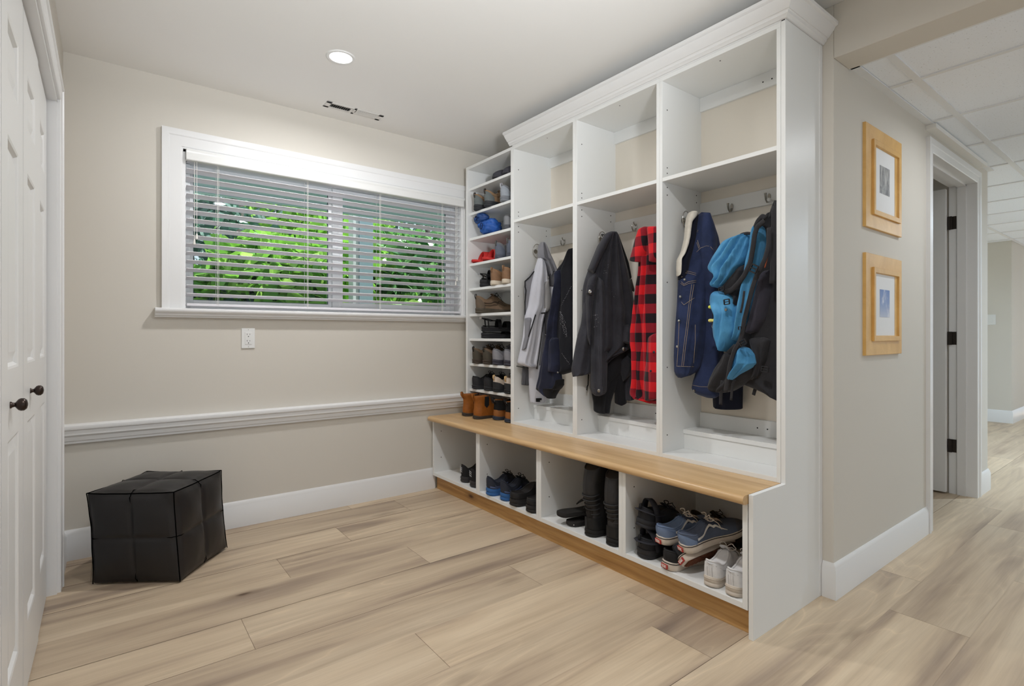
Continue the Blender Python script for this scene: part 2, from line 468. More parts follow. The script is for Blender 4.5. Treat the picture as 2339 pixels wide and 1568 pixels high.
# ---- corridor doorway
t2 = props(thing('door_2', 'plain white door ajar behind white casing with three dark hinges', 'door', (4.44, 1.5, 0)), kind='structure')
boxo('door_leaf', M['door'], (4.425, 4.460, 1.046, 1.80, 0.012, 2.03), t2, 0.002)
for z in (1.805, 1.036, 0.320):
    mb = MB()
    mb.prism([(1.000, z-0.043), (1.000, z+0.043), (1.026, z+0.043), (1.026, z-0.043)], 'x', 4.473, 4.477)
    mb.prism([(1.022, z-0.044), (1.022, z+0.044), (1.046, z+0.044), (1.046, z-0.044)], 'x', 4.462, 4.467)
    mb.lathe([(0.0065, -0.044), (0.0065, 0.044)], (4.468, 1.036, z), 'z', 12)
    mb.build('door_hinge', M['hinge'], t2, bevel=0.001)
mb = MB()
y0 = 0.905
CP2 = [(0.0, 0.0), (0.010, 0.0), (0.013, 0.004), (0.013, 0.040), (0.017, 0.044), (0.019, 0.050), (0.019, 0.072), (0.0, 0.072)]
mb.rows([[(p[0]+d[0]*b, y0-a, p[1]+d[1]*b) for a, b in CP2] for p, d in (((DX0, 0), (-1, 0)), ((DX0, DZ), (-1, 1)), ((DX1, DZ), (1, 1)), ((DX1, 0), (1, 0)))], cu=True, cap=True)
mb.box(DX0-0.012, DX0, y0, 1.04, 0, DZ); mb.box(DX1, DX1+0.012, y0, 1.04, 0, DZ); mb.box(DX0, DX1, y0, 1.04, DZ, DZ+0.012)
mb.box(DX1-0.011, DX1, y0+0.045, 0.995, 0, DZ); mb.box(DX0, DX1, y0+0.045, 0.995, DZ-0.011, DZ)
struct(mb.build('trim_doorway', M['trim'], smooth=30))
struct(boxo('wall_inner', M['wall'], (4.488, 4.55, 1.045, 2.4, 0, 2.3), bevel=0))

# ---- window
w = props(thing('window_1', 'wide white slider window with moulded casing and deep sill', 'window', (1.17, YB, WZ0)), kind='structure')
mb = MB()
WP = [(0.0, 0.0), (0.012, 0.0), (0.012, 0.006), (0.016, 0.010), (0.016, 0.060), (0.022, 0.066), (0.024, 0.074), (0.024, 0.094), (0.0, 0.094)]
def casing(mb, x0, x1, z0, z1, P, yw):
    # three sided mitred casing
    path = [((x0, z0), (-1, 0)), ((x0, z1), (-1, 1)), ((x1, z1), (1, 1)), ((x1, z0), (1, 0))]
    rows = [[(p[0]+d[0]*b, yw-a, p[1]+d[1]*b) for a, b in P] for p, d in path]
    mb.rows(rows, cu=True, cap=True)
casing(mb, WX0, WX1, WZ0, WZ1, WP, YB)
mb.build('window_casing', M['trim'], w, smooth=35)
mb = MB()
for b in ((WX0, WX0+0.012, YB, YB+0.12, WZ0, WZ1), (WX1-0.012, WX1, YB, YB+0.12, WZ0, WZ1), (WX0, WX1, YB, YB+0.12, WZ1-0.012, WZ1)): mb.box(*b)
mb.build('window_reveal', M['trim'], w)
sp = [(YB+0.12, 1.172), (YB, 1.172), (YB, 1.150), (YB-0.024, 1.150), (YB-0.026, 1.156), (YB-0.036, 1.160), (YB-0.038, 1.168), (YB-0.046, 1.172), (YB-0.052, 1.178), (YB-0.054, 1.186), (YB-0.052, 1.193), (YB-0.045, 1.197), (YB+0.12, 1.197)]
mb = MB().prism(sp, 'x', 0.192, 2.16)
mb.build('window_sill', M['trim'], w, smooth=35)
yf = YB+0.095
def ring(mb, x0, x1, z0, z1, y0, y1, wd):
    mb.box(x0, x0+wd, y0, y1, z0, z1); mb.box(x1-wd, x1, y0, y1, z0, z1); mb.box(x0+wd, x1-wd, y0, y1, z0, z0+wd); mb.box(x0+wd, x1-wd, y0, y1, z1-wd, z1)
mb = MB(); ring(mb, WX0+0.012, WX1-0.012, WZ0+0.005, WZ1-0.012, yf, yf+0.08, 0.030); mb.box(1.132, 1.170, yf+0.01, yf+0.075, WZ0, WZ1-0.012)
mb.build('window_frame', M['vinyl'], w, bevel=0.002)
for nm, a, b, dy in (('sash', 0.350, 1.140, 0.035), ('sash', 1.158, 1.996, 0.012)):
    mb = MB(); ring(mb, a, b, WZ0+0.03, WZ1-0.04, yf+dy, yf+dy+0.03, 0.026 if a < 1 else 0.04)
    so = mb.build('window_sash', M['vinyl'], w, bevel=0.002)
    mb = MB(); ring(mb, a+0.024 if a < 1 else a+0.038, b-0.024 if a < 1 else b-0.038, WZ0+0.054, WZ1-0.064, yf+dy+0.010, yf+dy+0.016, 0.005)
    mb.build('gasket', M['gasket'], so)
def glass():
    m = bpy.data.materials.new('window_glass'); m.use_nodes = True; nt = m.node_tree; nt.nodes.clear()
    out = N(nt, 'ShaderNodeOutputMaterial'); tr = N(nt, 'ShaderNodeBsdfTransparent'); gl = N(nt, 'ShaderNodeBsdfGlossy', Roughness=0.02)
    tr.inputs['Color'].default_value = (0.90, 0.97, 0.97, 1)
    fr = N(nt, 'ShaderNodeFresnel', IOR=1.22); mx = N(nt, 'ShaderNodeMixShader')
    nt.links.new(fr.outputs[0], mx.inputs[0]); nt.links.new(tr.outputs[0], mx.inputs[1]); nt.links.new(gl.outputs[0], mx.inputs[2]); nt.links.new(mx.outputs[0], out.inputs['Surface'])
    return m
M['glass'] = glass()
MB().box(0.37, 1.125, yf+0.046, yf+0.050, WZ0+0.05, WZ1-0.06).build('window_glass', M['glass'], w)
MB().box(1.19, 1.965, yf+0.023, yf+0.027, WZ0+0.05, WZ1-0.06).build('window_glass', M['glass'], w)

# ---- blind
b = thing('window_blind', 'white horizontal slat blind with lift cords hanging in the window', 'window blind', (1.17, YB+0.03, WZ0))
prof = [(YB-0.004, 1.970), (YB-0.030, 1.970), (YB-0.034, 1.974), (YB-0.034, 1.985), (YB-0.030, 2.010), (YB-0.032, 2.018), (YB-0.032, 2.028), (YB-0.004, 2.028)]
mb = MB().prism(prof, 'x', 0.327, 2.022); mb.build('valance', M['plast'], b, bevel=0.001)
MB().box(0.335, 2.012, YB-0.002, YB+0.055, 1.975, 2.026).build('headrail', M['slat'], b)
mb = MB(); ys = YB+0.028; nsl = 17; z = 1.928; zs = []
while z > 1.238:
    zs.append(z); z -= 0.0437
for z in zs:
    rows = []
    for x in (0.332, 2.012):
        rows.append([(x, ys-0.025*math.cos(a)*c - 0.0012*math.sin(a), z+0.0) for a, c in ()])
    th_ = math.radians(-15); cx_, sx_ = math.cos(th_), math.sin(th_)
    prof = []
    for q in (-1, -0.5, 0, 0.5, 1):
        prof.append((q*0.025, 0.0022*(1-q*q)+0.0013))
    prof2 = [(p[0], p[1]-0.0026) for p in prof][::-1]
    pr = [(ys+p[0]*cx_-p[1]*sx_, z+p[0]*sx_+p[1]*cx_) for p in prof+prof2]
    mb.prism(pr, 'x', 0.332, 2.012)
mb.build('slats', M['slat'], b, smooth=40)
MB().box(0.332, 2.012, ys-0.026, ys+0.026, 1.212, 1.226).build('bottom_rail', M['slat'], b, bevel=0.003)
for px in (497, 702, 868, 1010):
    x = on_y(px, 600, ys-0.03).x
    mb = MB()
    for dy in (-0.028, 0.028): mb.tube([(x, ys+dy, 1.975), (x, ys+dy, 1.215)], 0.0011, 5)
    mb.tube([(x+0.006, ys-0.0285, 1.975), (x+0.006, ys-0.0285, 1.215)], 0.0008, 5)
    mb.build('ladder_cord', M['cord'], b)
for px, pz, n in ((444, 1.555, 2), (1041, 1.43, 2)):
    x = on_y(px, 500, ys-0.035).x
    for k in range(n):
        mb = MB(); xx = x+0.011*k; zb = pz+0.03*k
        mb.tube([(xx, ys-0.035, 1.972), (xx, ys-0.035, zb)], 0.0013, 5)
        mb.lathe([(0.0025, 0.030), (0.0045, 0.022), (0.0060, 0.002), (0.0050, 0)], (xx, ys-0.035, zb-0.02), 'z', 10)
        mb.build('pull_cord', M['cord'], b)

# ---- outlet, switch, ceiling vent, downlight
t = thing('wall_outlet', 'white duplex outlet on the beige wall below the window sill', 'outlet', (0.626, YB, 0.985))
boxo('cover_plate', M['plast'], (0.591, 0.659, YB-0.006, YB, 0.984, 1.096), t, 0.002)
boxo('receptacle', M['plast'], (0.608, 0.643, YB-0.008, YB-0.004, 1.006, 1.074), t, 0.001)
mb = MB()
for z in (1.062, 1.026):
    mb.box(0.6175, 0.6195, YB-0.0084, YB-0.006, z-0.004, z+0.004); mb.box(0.6315, 0.6335, YB-0.0084, YB-0.006, z-0.003, z+0.003)
    mb.lathe([(0.0026, -0.0084), (0.0026, -0.006)], (0.6255, YB, z-0.012), 'y', 10)
mb.build('slot', M['hole'], t)
for z in (1.087, 0.993): MB().lathe([(0.002, -0.0066), (0.002, -0.004)], (0.6255, YB, z), 'y', 10).build('screw', M['nickel'], t)
t = thing('light_switch', 'white rocker light switch on the far corridor wall', 'light switch', (8.57, 1.58, 1.18))
boxo('cover_plate', M['plast'], (8.562, 8.57, 1.54, 1.64, 1.18, 1.305), t, 0.002)
boxo('rocker', M['plast'], (8.558, 8.563, 1.566, 1.60, 1.205, 1.275), t, 0.001)
t = thing('ceiling_vent', 'white louvred air vent in the ceiling near the window', 'air vent', (1.16, 3.053, ZC))
M['vent'] = mat('vent_paint', (214, 212, 208), 0.5)
mb = MB(); x0, x1, y0, y1 = 0.99, 1.33, 3.012, 3.094
ring(mb, x0, x1, 3.0, 3.0, 3.0, 3.0, 0) if False else None
mb.box(x0, x1, y0, y0+0.018, ZC-0.004, ZC); mb.box(x0, x1, y1-0.018, y1, ZC-0.004, ZC); mb.box(x0, x0+0.03, y0, y1, ZC-0.004, ZC); mb.box(x1-0.03, x1, y0, y1, ZC-0.004, ZC); mb.box(1.150, 1.166, y0, y1, ZC-0.004, ZC)
mb.build('vent_frame', M['vent'], t, bevel=0.001)
MB().box(x0+0.02, x1-0.02, y0+0.01, y1-0.01, ZC-0.0012, ZC-0.0004).build('vent_throat', M['hole'], t)
for bank in (1, -1):
  mb = MB()
  for k in range(24):
    x = x0+0.034+k*0.0117; s = 1 if k < 10 else -1
    if 1.145 < x < 1.170 or s != bank: continue
    mb.obox((x, (y0+y1)/2, ZC-0.004), (0.0045 if s < 0 else 0.0022, 0, s*0.0032), (0, 0.024, 0), (0, 0, 0.0004))
  mb.build('louver', M['vent'], t)
def downlight(x, y, z, label, watts, warm, group=None, visible=True):
    t = thing('recessed_light', label, 'ceiling light', (x, y, z), group=group)
    mb = MB().lathe([(0.050, -0.001), (0.052, -0.005), (0.064, -0.005), (0.068, -0.0005)], (x, y, z), 'z', 32)
    mb.build('light_trim', M['plast'], t, smooth=40)
    MB().lathe([(0.050, -0.003), (0.048, -0.004), (0.01, -0.0045)], (x, y, z), 'z', 32).build('lens', emis('lamp_lens', (255, 250, 242), 9.0), t, smooth=60)
    l = bpy.data.lights.new('lamp', 'AREA'); l.shape = 'DISK'; l.size = 0.10; l.energy = watts; l.color = warm; l.spread = math.radians(170)
    lo = bpy.data.objects.new('lamp', l); COL.objects.link(lo); lo.location = (x, y, z-0.008)
    return t
WARM = (0.985, 0.99, 1.0)
downlight(0.885, 2.50, ZC, 'bright recessed ceiling light in front of the window', 10, WARM)
downlight(0.90, 0.75, ZC, 'recessed ceiling light above the camera', 10, WARM)
downlight(3.30, 0.30, ZD+0.006, 'recessed light in the corridor tile ceiling', 4, (0.92, 0.96, 1.0))
downlight(6.4, -0.4, ZD+0.006, 'unseen fill light added far along the corridor ceiling', 55, (0.66, 0.83, 1.0))  # cool fill lamp, added in place of daylight in the corridor

# ------------------------------------------------------------------ cabinets
def hole(t, x, y, z, s):
    mb = MB()    # screw hole on a face whose normal is -y (s=0) or -x (s=1)
    if s == 0: mb.lathe([(0.0030, -0.0006), (0.0030, 0.002)], (x, y, z), 'y', 10)
    elif s == 1: mb.lathe([(0.0032, -0.0006), (0.0032, 0.002)], (x, y, z), 'x', 10)
    else: mb.lathe([(0.003, -0.0006), (0.003, 0.002)], (x, y, z), 'z', 10)
    mb.build('screw_hole', M['hole'], t)
XF = 2.004; TP = 0.0165; ZB = 0.503
def locker(y0, y1, label):
    t = thing('locker_cubby', label, 'coat locker', (2.16, (y0+y1)/2, ZB), group=None)
    B = 0.0012
    boxo('side_panel', M['mel'], (XF, XW-0.001, y0+0.0003, y0+TP, ZB, 2.2135), t, B); boxo('side_panel', M['mel'], (XF, XW-0.001, y1-TP, y1-0.0003, ZB, 2.2135), t, B)
    boxo('top_panel', M['mel'], (XF, XW-0.001, y0+0.0003, y1-0.0003, 2.2135, 2.2325), t, B)
    a, c = y0+TP, y1-TP
    boxo('bottom_panel', M['mel'], (XF, XW-0.001, a, c, ZB, 0.522), t, B)
    boxo('shelf', M['mel'], (XF+0.001, XW-0.001, a, c, 1.756, 1.7735), t, B)
    boxo('top_rail', M['mel'], (2.299, XW-0.001, a, c, 2.146, 2.2135), t, B)
    boxo('hook_rail', M['mel'], (2.299, XW-0.001, a, c, 1.630, 1.700), t, B)
    boxo('back_rail', M['mel'], (2.299, XW-0.001, a, c, 0.59, 0.682), t, B)
    boxo('ledge_riser', M['mel'], (2.168, 2.185, a, c, 0.522, 0.594), t, B)
    boxo('ledge', M['mel'], (2.163, 2.299, a, c, 0.594, 0.613), t, B)
    boxo('back_panel', M['cream'], (XW-0.006, XW-0.001, a, c, 0.522, 2.2135), t, 0)
    for z in (1.80, 1.825, 1.735, 1.70, 1.30, 0.91, 0.60, 2.09):
        hole(t, 2.04, c, z, 0)
    for z in (1.735, 1.70): hole(t, 2.27, c, z, 0)
    for z, ys in ((2.175, (y0+0.18, y0+0.22)), (0.645, (y0+0.20, y0+0.245))):
        for yy in ys: hole(t, 2.299, yy, z, 1)
    hole(t, 2.05, (a+c)/2, 2.2135, 2)
    return t
LK = [locker(0.9640, 1.5135, 'white coat locker holding the denim jacket and the backpack'),
      locker(1.5135, 2.0635, 'white coat locker holding the black jacket and the plaid shirt'),
      locker(2.0635, 2.6185, 'white coat locker with the grey coat next to the shoe tower')]
# shoe tower
t = thing('shoe_tower', 'tall narrow white shelf tower of shoes beside the window', 'shoe rack', (2.16, 2.887, ZB))
TY0, TY1 = 2.6185, 3.155; B = 0.0012
boxo('side_panel', M['mel'], (XF, XW-0.001, TY0+0.0003, TY0+TP, ZB, 2.2135), t, B); boxo('side_panel', M['mel'], (XF, XW-0.001, TY1-0.021, TY1, ZB, 2.2135), t, B)
boxo('top_panel', M['mel'], (XF, XW-0.001, TY0+0.0003, TY1, 2.2135, 2.2325), t, B)
SH = [2.086, 1.912, 1.736, 1.557, 1.384, 1.205, 1.034, 0.860, 0.683]
for z in SH: boxo('shelf', M['mel'], (XF+0.018, XW-0.012, TY0+TP, TY1-0.021, z-0.0175, z), t, B)
boxo('back_panel', M['mel'], (XW-0.010, XW-0.002, TY0+TP, TY1-0.021, ZB, 2.2135), t, 0)
# crown moulding with a mitred return
t = thing('crown_moulding', 'white crown moulding along the top of the lockers', 'crown moulding', (XF-0.03, 1.77, 2.2325))
CR = [(0.0, 0.0), (0.006, 0.0), (0.010, 0.006), (0.016, 0.010), (0.018, 0.018), (0.021, 0.021), (0.024, 0.021), (0.032, 0.030), (0.044, 0.044), (0.050, 0.055), (0.056, 0.057), (0.060, 0.060), (0.060, 0.072), (0.0, 0.072)]
zc = 2.238
rows = [[(XF-a, TY0+0.02, zc+h) for a, h in CR], [(XF-a, 0.947-a, zc+h) for a, h in CR], [(XW-0.001, 0.947-a, zc+h) for a, h in CR]]
mb = MB(); mb.rows(rows, cu=True, cap=True)
mb.box(XF, XW-0.001, 0.948, TY0, 2.2327, 2.250)
mb.build('moulding', M['trim'], t, smooth=30)
# end panel, stepped at the bench
t = thing('end_panel', 'tall white stepped board closing the near end of the lockers', 'side panel', (2.05, 0.955, 0))
mb = MB().prism([(1.772, 0), (XW-0.012, 0), (XW-0.012, 2.2375), (XF, 2.2375), (XF, 0.5035), (1.772, 0.5035)], 'y', 0.947, 0.9635)
mb.build('panel', M['mel'], t, bevel=0.001)
boxo('scribe_strip', M['trim'], (XW-0.030, XW-0.0005, 0.9455, 0.9635, 0, 2.2375), t, 0.002)
# bench cubbies
BX = 1.774
edges = [0.968, 1.5345, 2.094, 2.660, 3.2175]
names = ['white bench cubby with the piled sneakers under the near bench end', 'white bench cubby with the tall black boots', 'white bench cubby with blue soled runners and black clogs', 'white bench cubby against the back wall with black trainers']
for i, lab in enumerate(names):
    y0, y1 = edges[i], edges[i+1]
    t = thing('bench_cubby', lab, 'bench cubby', (2.0, (y0+y1)/2, 0.094))
    boxo('side_panel', M['mel'], (BX, 2.30, y0+0.0003, y0+0.0195, 0.0965, 0.4695), t, 0.001); boxo('side_panel', M['mel'], (BX, 2.30, y1-0.0195, y1-0.0003, 0.0965, 0.4695), t, 0.001)
    boxo('bottom_panel', M['mel'], (BX+0.0005, 2.30, y0+0.0195, y1-0.0195, 0.0965, 0.118), t, 0.001)
    boxo('back_panel', M['mel'], (2.290, 2.299, y0+0.0195, y1-0.0195, 0.118, 0.4695), t, 0)
    hole(t, 1.83, y1-0.0195, 0.395, 0); hole(t, 1.83, y1-0.0195, 0.215, 0)
    if i == 3: pass
bt = MB(); r = 0.0165
pf = [(XW-0.001, 0.4700), (BX-0.036+r, 0.4700)]
for k in range(1, 8):
    a = math.pi*1.5-math.pi*k/8; pf.append((BX-0.036+r+r*math.cos(a), 0.4865+r*math.sin(a)))
pf += [(BX-0.036+r, 0.503), (XW-0.001, 0.503)]
bt.prism(pf, 'y', 0.966, 3.222)
props(bt.build('bench_plank', M['bench'], smooth=40), 'honey maple bench top with a rounded front edge', 'bench top')
kb = MB().box(1.808, 1.845, 0.966, 3.215, 0, 0.0962)
props(kb.build('kick_board', M['kick'], bevel=0.001), 'knotty amber pine board under the bench cubbies', 'kick board')
for i, y in enumerate((2.2, 3.205)): pass

# hooks
def dhook(y, z, x, label, m, single):
    t = thing('coat_hook', label, 'coat hook', (x, y, z-0.03))
    mb = MB(); mb.prism([(y+0.0075*math.cos(a)*(1 if math.sin(a) > 0 else .8), z+0.018*math.sin(a)) for a in [2*math.pi*k/16 for k in range(16)]], 'x', x-0.004, x)
    mb.build('mounting_plate', m, t, bevel=0.001)
    if single: pts = [(x-0.003, y, z-0.006), (x-0.008, y, z-0.018), (x-0.018, y, z-0.022), (x-0.028, y, z-0.012), (x-0.033, y, z+0.006), (x-0.034, y, z+0.014)]
    else: pts = [(x-0.003, y, z-0.008), (x-0.010, y, z-0.024), (x-0.022, y, z-0.026), (x-0.032, y, z-0.012), (x-0.035, y, z+0.006)]
    mb = MB().tube(pts, [0.005, 0.0048, 0.0046, 0.0045, 0.0045, 0.0055][:len(pts)], 8); mb.build('prong', m, t, smooth=60)
    if not single:
        mb = MB().tube([(x-0.003, y, z+0.006), (x-0.012, y, z+0.010), (x-0.020, y, z+0.018), (x-0.022, y, z+0.026)], 0.0036, 8); mb.build('prong', m, t, smooth=60)
    return t
dhook(2.458, 1.647, 2.299, 'chrome double hook left bare in the grey coat locker', M['chrome'], False)
dhook(1.889, 1.650, 2.299, 'chrome double hook between the black jacket and plaid shirt', M['chrome'], False)
dhook(1.330, 1.650, 2.299, 'dull nickel coat hook between denim jacket and backpack', M['nickel'], True)
t = dhook(1.156, 1.660, 2.299, 'dull nickel hook with a white knob holding the backpack loop', M['nickel'], True)
MB().lathe([(0.004, 0.0), (0.004, -0.020), (0.0075, -0.026), (0.0085, -0.034), (0.006, -0.040), (0.001, -0.042)], (2.297, 1.140, 1.642), 'x', 14).build('knob', M['plast'], t, smooth=60)
def ringhook(x, y, z, label, r=0.036):
    t = thing('ring_hook', label, 'coat hook', (x, y, z))
    mb = MB().tube([(x+r*0.8*math.cos(a), y-0.010-0.012*math.sin(a*0.5), z+r*math.sin(a)) for a in [2*math.pi*k/28 for k in range(28)]], 0.0024, 6, closed=True)
    mb.build('ring', M['chrome'], t, smooth=60)
    MB().lathe([(0.014, -0.0005), (0.014, -0.004), (0.006, -0.006), (0.005, -0.014)], (x, y, z), 'y', 16).build('mounting_plate', M['nickel'], t, smooth=40)
ringhook(2.178, 2.6015, 1.592, 'chrome ring hook behind the grey jacket shoulder', 0.045)
ringhook(2.183, 2.0465, 1.589, 'chrome ring hook behind the black denim jacket collar', 0.042)
ringhook(2.160, 1.4965, 1.598, 'chrome ring hook behind the sherpa denim collar', 0.042)

# pictures
def picture(z0, z1, img, label):
    x0, x1, yw = 2.614, 3.060, 0.905
    t = thing('picture_frame', label, 'framed picture', ((x0+x1)/2, yw, z0))
    def frame(mb, P, x0, x1, z0, z1):
        mb.rows([[(cx_+dx*b, yw-a, cz_+dz*b) for a, b in P] for cx_, cz_, dx, dz in ((x0, z0, 1, 1), (x1, z0, -1, 1), (x1, z1, -1, -1), (x0, z1, 1, -1))], cu=True, cv=True)
    mb = MB(); frame(mb, [(0.0, 0.0), (0.012, 0.0), (0.013, 0.002), (0.009, 0.082), (0.0, 0.082)], x0, x1, z0, z1)
    mb.build('outer_frame', M['maple'], t, smooth=20)
    mb = MB(); a, b_, c, d = x0+0.079, x1-0.028, z0+0.062, z1-0.058
    frame(mb, [(0.0, 0.0), (0.018, 0.0), (0.019, 0.002), (0.018, 0.022), (0.008, 0.025), (0.0, 0.025)], a, b_, c, d)
    mb.build('inner_frame', M['maple'], t, smooth=20)
    MB().box(a+0.018, b_-0.018, yw-0.008, yw-0.004, c+0.018, d-0.018).build('mat_board', M['mat_board'], t)
    mx, mz = 2.850, (z0+z1)/2+0.010
    MB().box(mx-0.060, mx+0.060, yw-0.0090, yw-0.0075, mz-0.063, mz+0.063).build('print', img, t)
    return t
def img_bw():
    m, nt, p = new_mat('print_mono')
    f = noise_tex(nt, coords(nt, (55, 1, 11)), 1.0, 4, 0.65, 1.0)
    nt.links.new(ramp(nt, f, [(0.35, lin((92, 94, 98))), (0.5, lin((150, 151, 152))), (0.65, lin((188, 188, 186)))]), p.inputs['Base Color'])
    return m
def img_sky():
    m, nt, p = new_mat('print_sky')
    f = noise_tex(nt, coords(nt, (12, 1, 14)), 1.0, 5, 0.6, 0.5)
    tc = N(nt, 'ShaderNodeTexCoord'); sx = N(nt, 'ShaderNodeSeparateXYZ'); nt.links.new(tc.outputs['Generated'], sx.inputs[0])
    sky = ramp(nt, sx.outputs[2], [(0.0, lin((176, 184, 204))), (0.5, lin((124, 146, 192))), (1.0, lin((92, 122, 180)))])
    nt.links.new(mix(nt, ramp(nt, f, [(0.52, (0, 0, 0)), (0.66, (1, 1, 1))]), sky, lin((206, 210, 222))), p.inputs['Base Color'])
    return m
picture(1.532, 1.986, img_bw(), 'upper maple framed grey print on the corridor wall')
picture(0.969, 1.418, img_sky(), 'lower maple framed blue sky print on the corridor wall')

# ------------------------------------------------------------------ pouf
def pouf():
    # four bottom corners (from the floor points seen) and a slightly leaning top
    a = Vector((0.249, 2.642, 0)); e1 = Vector((-0.305, 0.208, 0)); e2 = Vector((0.232, 0.296, 0))
    c = a+(e1+e2)/2; hgt = 0.395
    n = 32; rows = {}
    mb = MB(); idx = {}
    def P(u, v, w_):
        # u,v,w in [-1,1]; soft cube with 2x2 stitched panels
        q = Vector((u, v, w_))
        k = 0
        puff = 1.0
        def seam(s): return math.exp(-(s/0.035)**2)
        flat = [abs(abs(s)-1) < 1e-6 for s in q]
        d = Vector((0, 0, 0))
        for ax in range(3):
            if flat[ax]:
                o = [q[i] for i in range(3) if i != ax]
                b = (1-o[0]**4)*(1-o[1]**4)
                pl = 0.020*b*(0.55+0.45*abs(math.sin(math.pi*o[0]))*abs(math.sin(math.pi*o[1])))
                g = 0.010*max(seam(o[0]), seam(o[1]))*min(1, b*3)
                d[ax] += math.copysign(pl-g, q[ax])
        # wrinkle
        wv = noise.noise(Vector((u*2.1+3, v*2.1, w_*2.1)))*0.012+noise.noise(Vector((u*6, v*6+7, w_*3)))*0.004
        r = 0.965+wv
        # pinch edges a little between the corners
        m = sorted([abs(u), abs(v), abs(w_)])
        if m[1] > 0.93: r -= 0.022*(1-m[0]**2)
        e = e1*0.5*u*r+e2*0.5*v*r
        z = hgt*0.5*(w_*r+1)
        nrm = e1.normalized()*d[0]+e2.normalized()*d[1]+Vector((0, 0, 1))*d[2]
        p = c+e+Vector((0, 0, z))+nrm
        sl = (w_+1)/2
        p += Vector((-0.022, 0.02, 0))*sl
        bulge = 0.0
        p.z = max(p.z, 0.001)
        return p
    for ax in range(3):
        for sg in (-1, 1):
            g = []
            for i in range(n+1):
                row = []
                for j in range(n+1):
                    q = [0, 0, 0]; q[ax] = sg
                    s, tt = -1+2*i/n, -1+2*j/n
                    q[(ax+1) % 3] = s; q[(ax+2) % 3] = tt
                    key = tuple(round(x, 4) for x in q)
                    if key not in idx: idx[key] = mb.add([P(*q)], [])
                    row.append(idx[key])
                g.append(row)
            for i in range(n):
                for j in range(n):
                    f = (g[i][j], g[i+1][j], g[i+1][j+1], g[i][j+1])
                    mb.f.append(f if sg > 0 else f[::-1]); mb.m.append(0)
    t = thing('pouf', 'black leather cube pouf on the floor under the window', 'pouf', (c.x, c.y, 0))
    leather = mat('black_leather', (30, 28, 29), 0.40, 0.45, bmp=0.12, bscale=340, bdist=0.0006)
    mb.build('cushion', leather, t, smooth=180, sub=1)
    seam_m = mat('leather_piping', (5, 5, 5), 1.0, 0.0)
    def line(f, name='piping', r=0.0020):
        MB().tube([f(-1+2*k/40) for k in range(41)], r, 6).build(name, seam_m, t, smooth=180)
    for u, v in ((-1, -1), (1, -1), (1, 1), (-1, 1)): line(lambda s: P(u, v, s))
    for v in (-1, 1):
        line(lambda s: P(s, v, 1)); line(lambda s: P(v, s, 1))
        line(lambda s: P(s, v, 0), 'seam', 0.0016); line(lambda s: P(v, s, 0), 'seam', 0.0016); line(lambda s: P(0, v, s), 'seam', 0.0016); line(lambda s: P(v, 0, s), 'seam', 0.0016)
    line(lambda s: P(s, 0, 1), 'seam', 0.0016); line(lambda s: P(0, s, 1), 'seam', 0.0016)
pouf()
# ------------------------------------------------------------------ footwear
def curve(tab, s):
    if s <= tab[0][0]: return tab[0][1]
    for i in range(len(tab)-1):
        a, b = tab[i], tab[i+1]
        if s <= b[0]:
            t = (s-a[0])/(b[0]-a[0]); h = b[0]-a[0]
            def sl(k):
                if k == 0 or k == len(tab)-1: return 0 if k == 0 else 0
                d0 = (tab[k][1]-tab[k-1][1])/(tab[k][0]-tab[k-1][0]); d1 = (tab[k+1][1]-tab[k][1])/(tab[k+1][0]-tab[k][0])
                return 0 if d0*d1 <= 0 else 2*d0*d1/(d0+d1)
            m0, m1 = sl(i), sl(i+1)
            if i == 0: m0 = (b[1]-a[1])/h
            if i == len(tab)-2: m1 = (b[1]-a[1])/h
            return (2*t**3-3*t*t+1)*a[1]+(t**3-2*t*t+t)*h*m0+(-2*t**3+3*t*t)*b[1]+(t**3-t*t)*h*m1
    return tab[-1][1]
WT = [(0, 0), (.012, .15), (.04, .245), (.09, .315), (.16, .34), (.28, .325), (.42, .335), (.55, .40), (.66, .465), (.74, .485), (.82, .465), (.89, .395), (.945, .285), (.98, .16), (1, 0)]
ST = [0, .006, .02, .045, .09, .15, .21, .27, .33, .38, .42, .46, .50, .55, .60, .66, .72, .78, .84, .89, .93, .965, .985, .996, 1]
FM = {}
def fm(rgb, rough=0.7, bmp=0.25, bscale=500, var=0.12, spec=0.3, sheen=0.0):
    k = (rgb, rough, bmp, bscale)
    if k not in FM: FM[k] = mat('shoe_%d' % len(FM), rgb, rough, spec, var=var, vscale=40, bmp=bmp, bscale=bscale, bdist=0.0008, sheen=sheen)
    return FM[k]

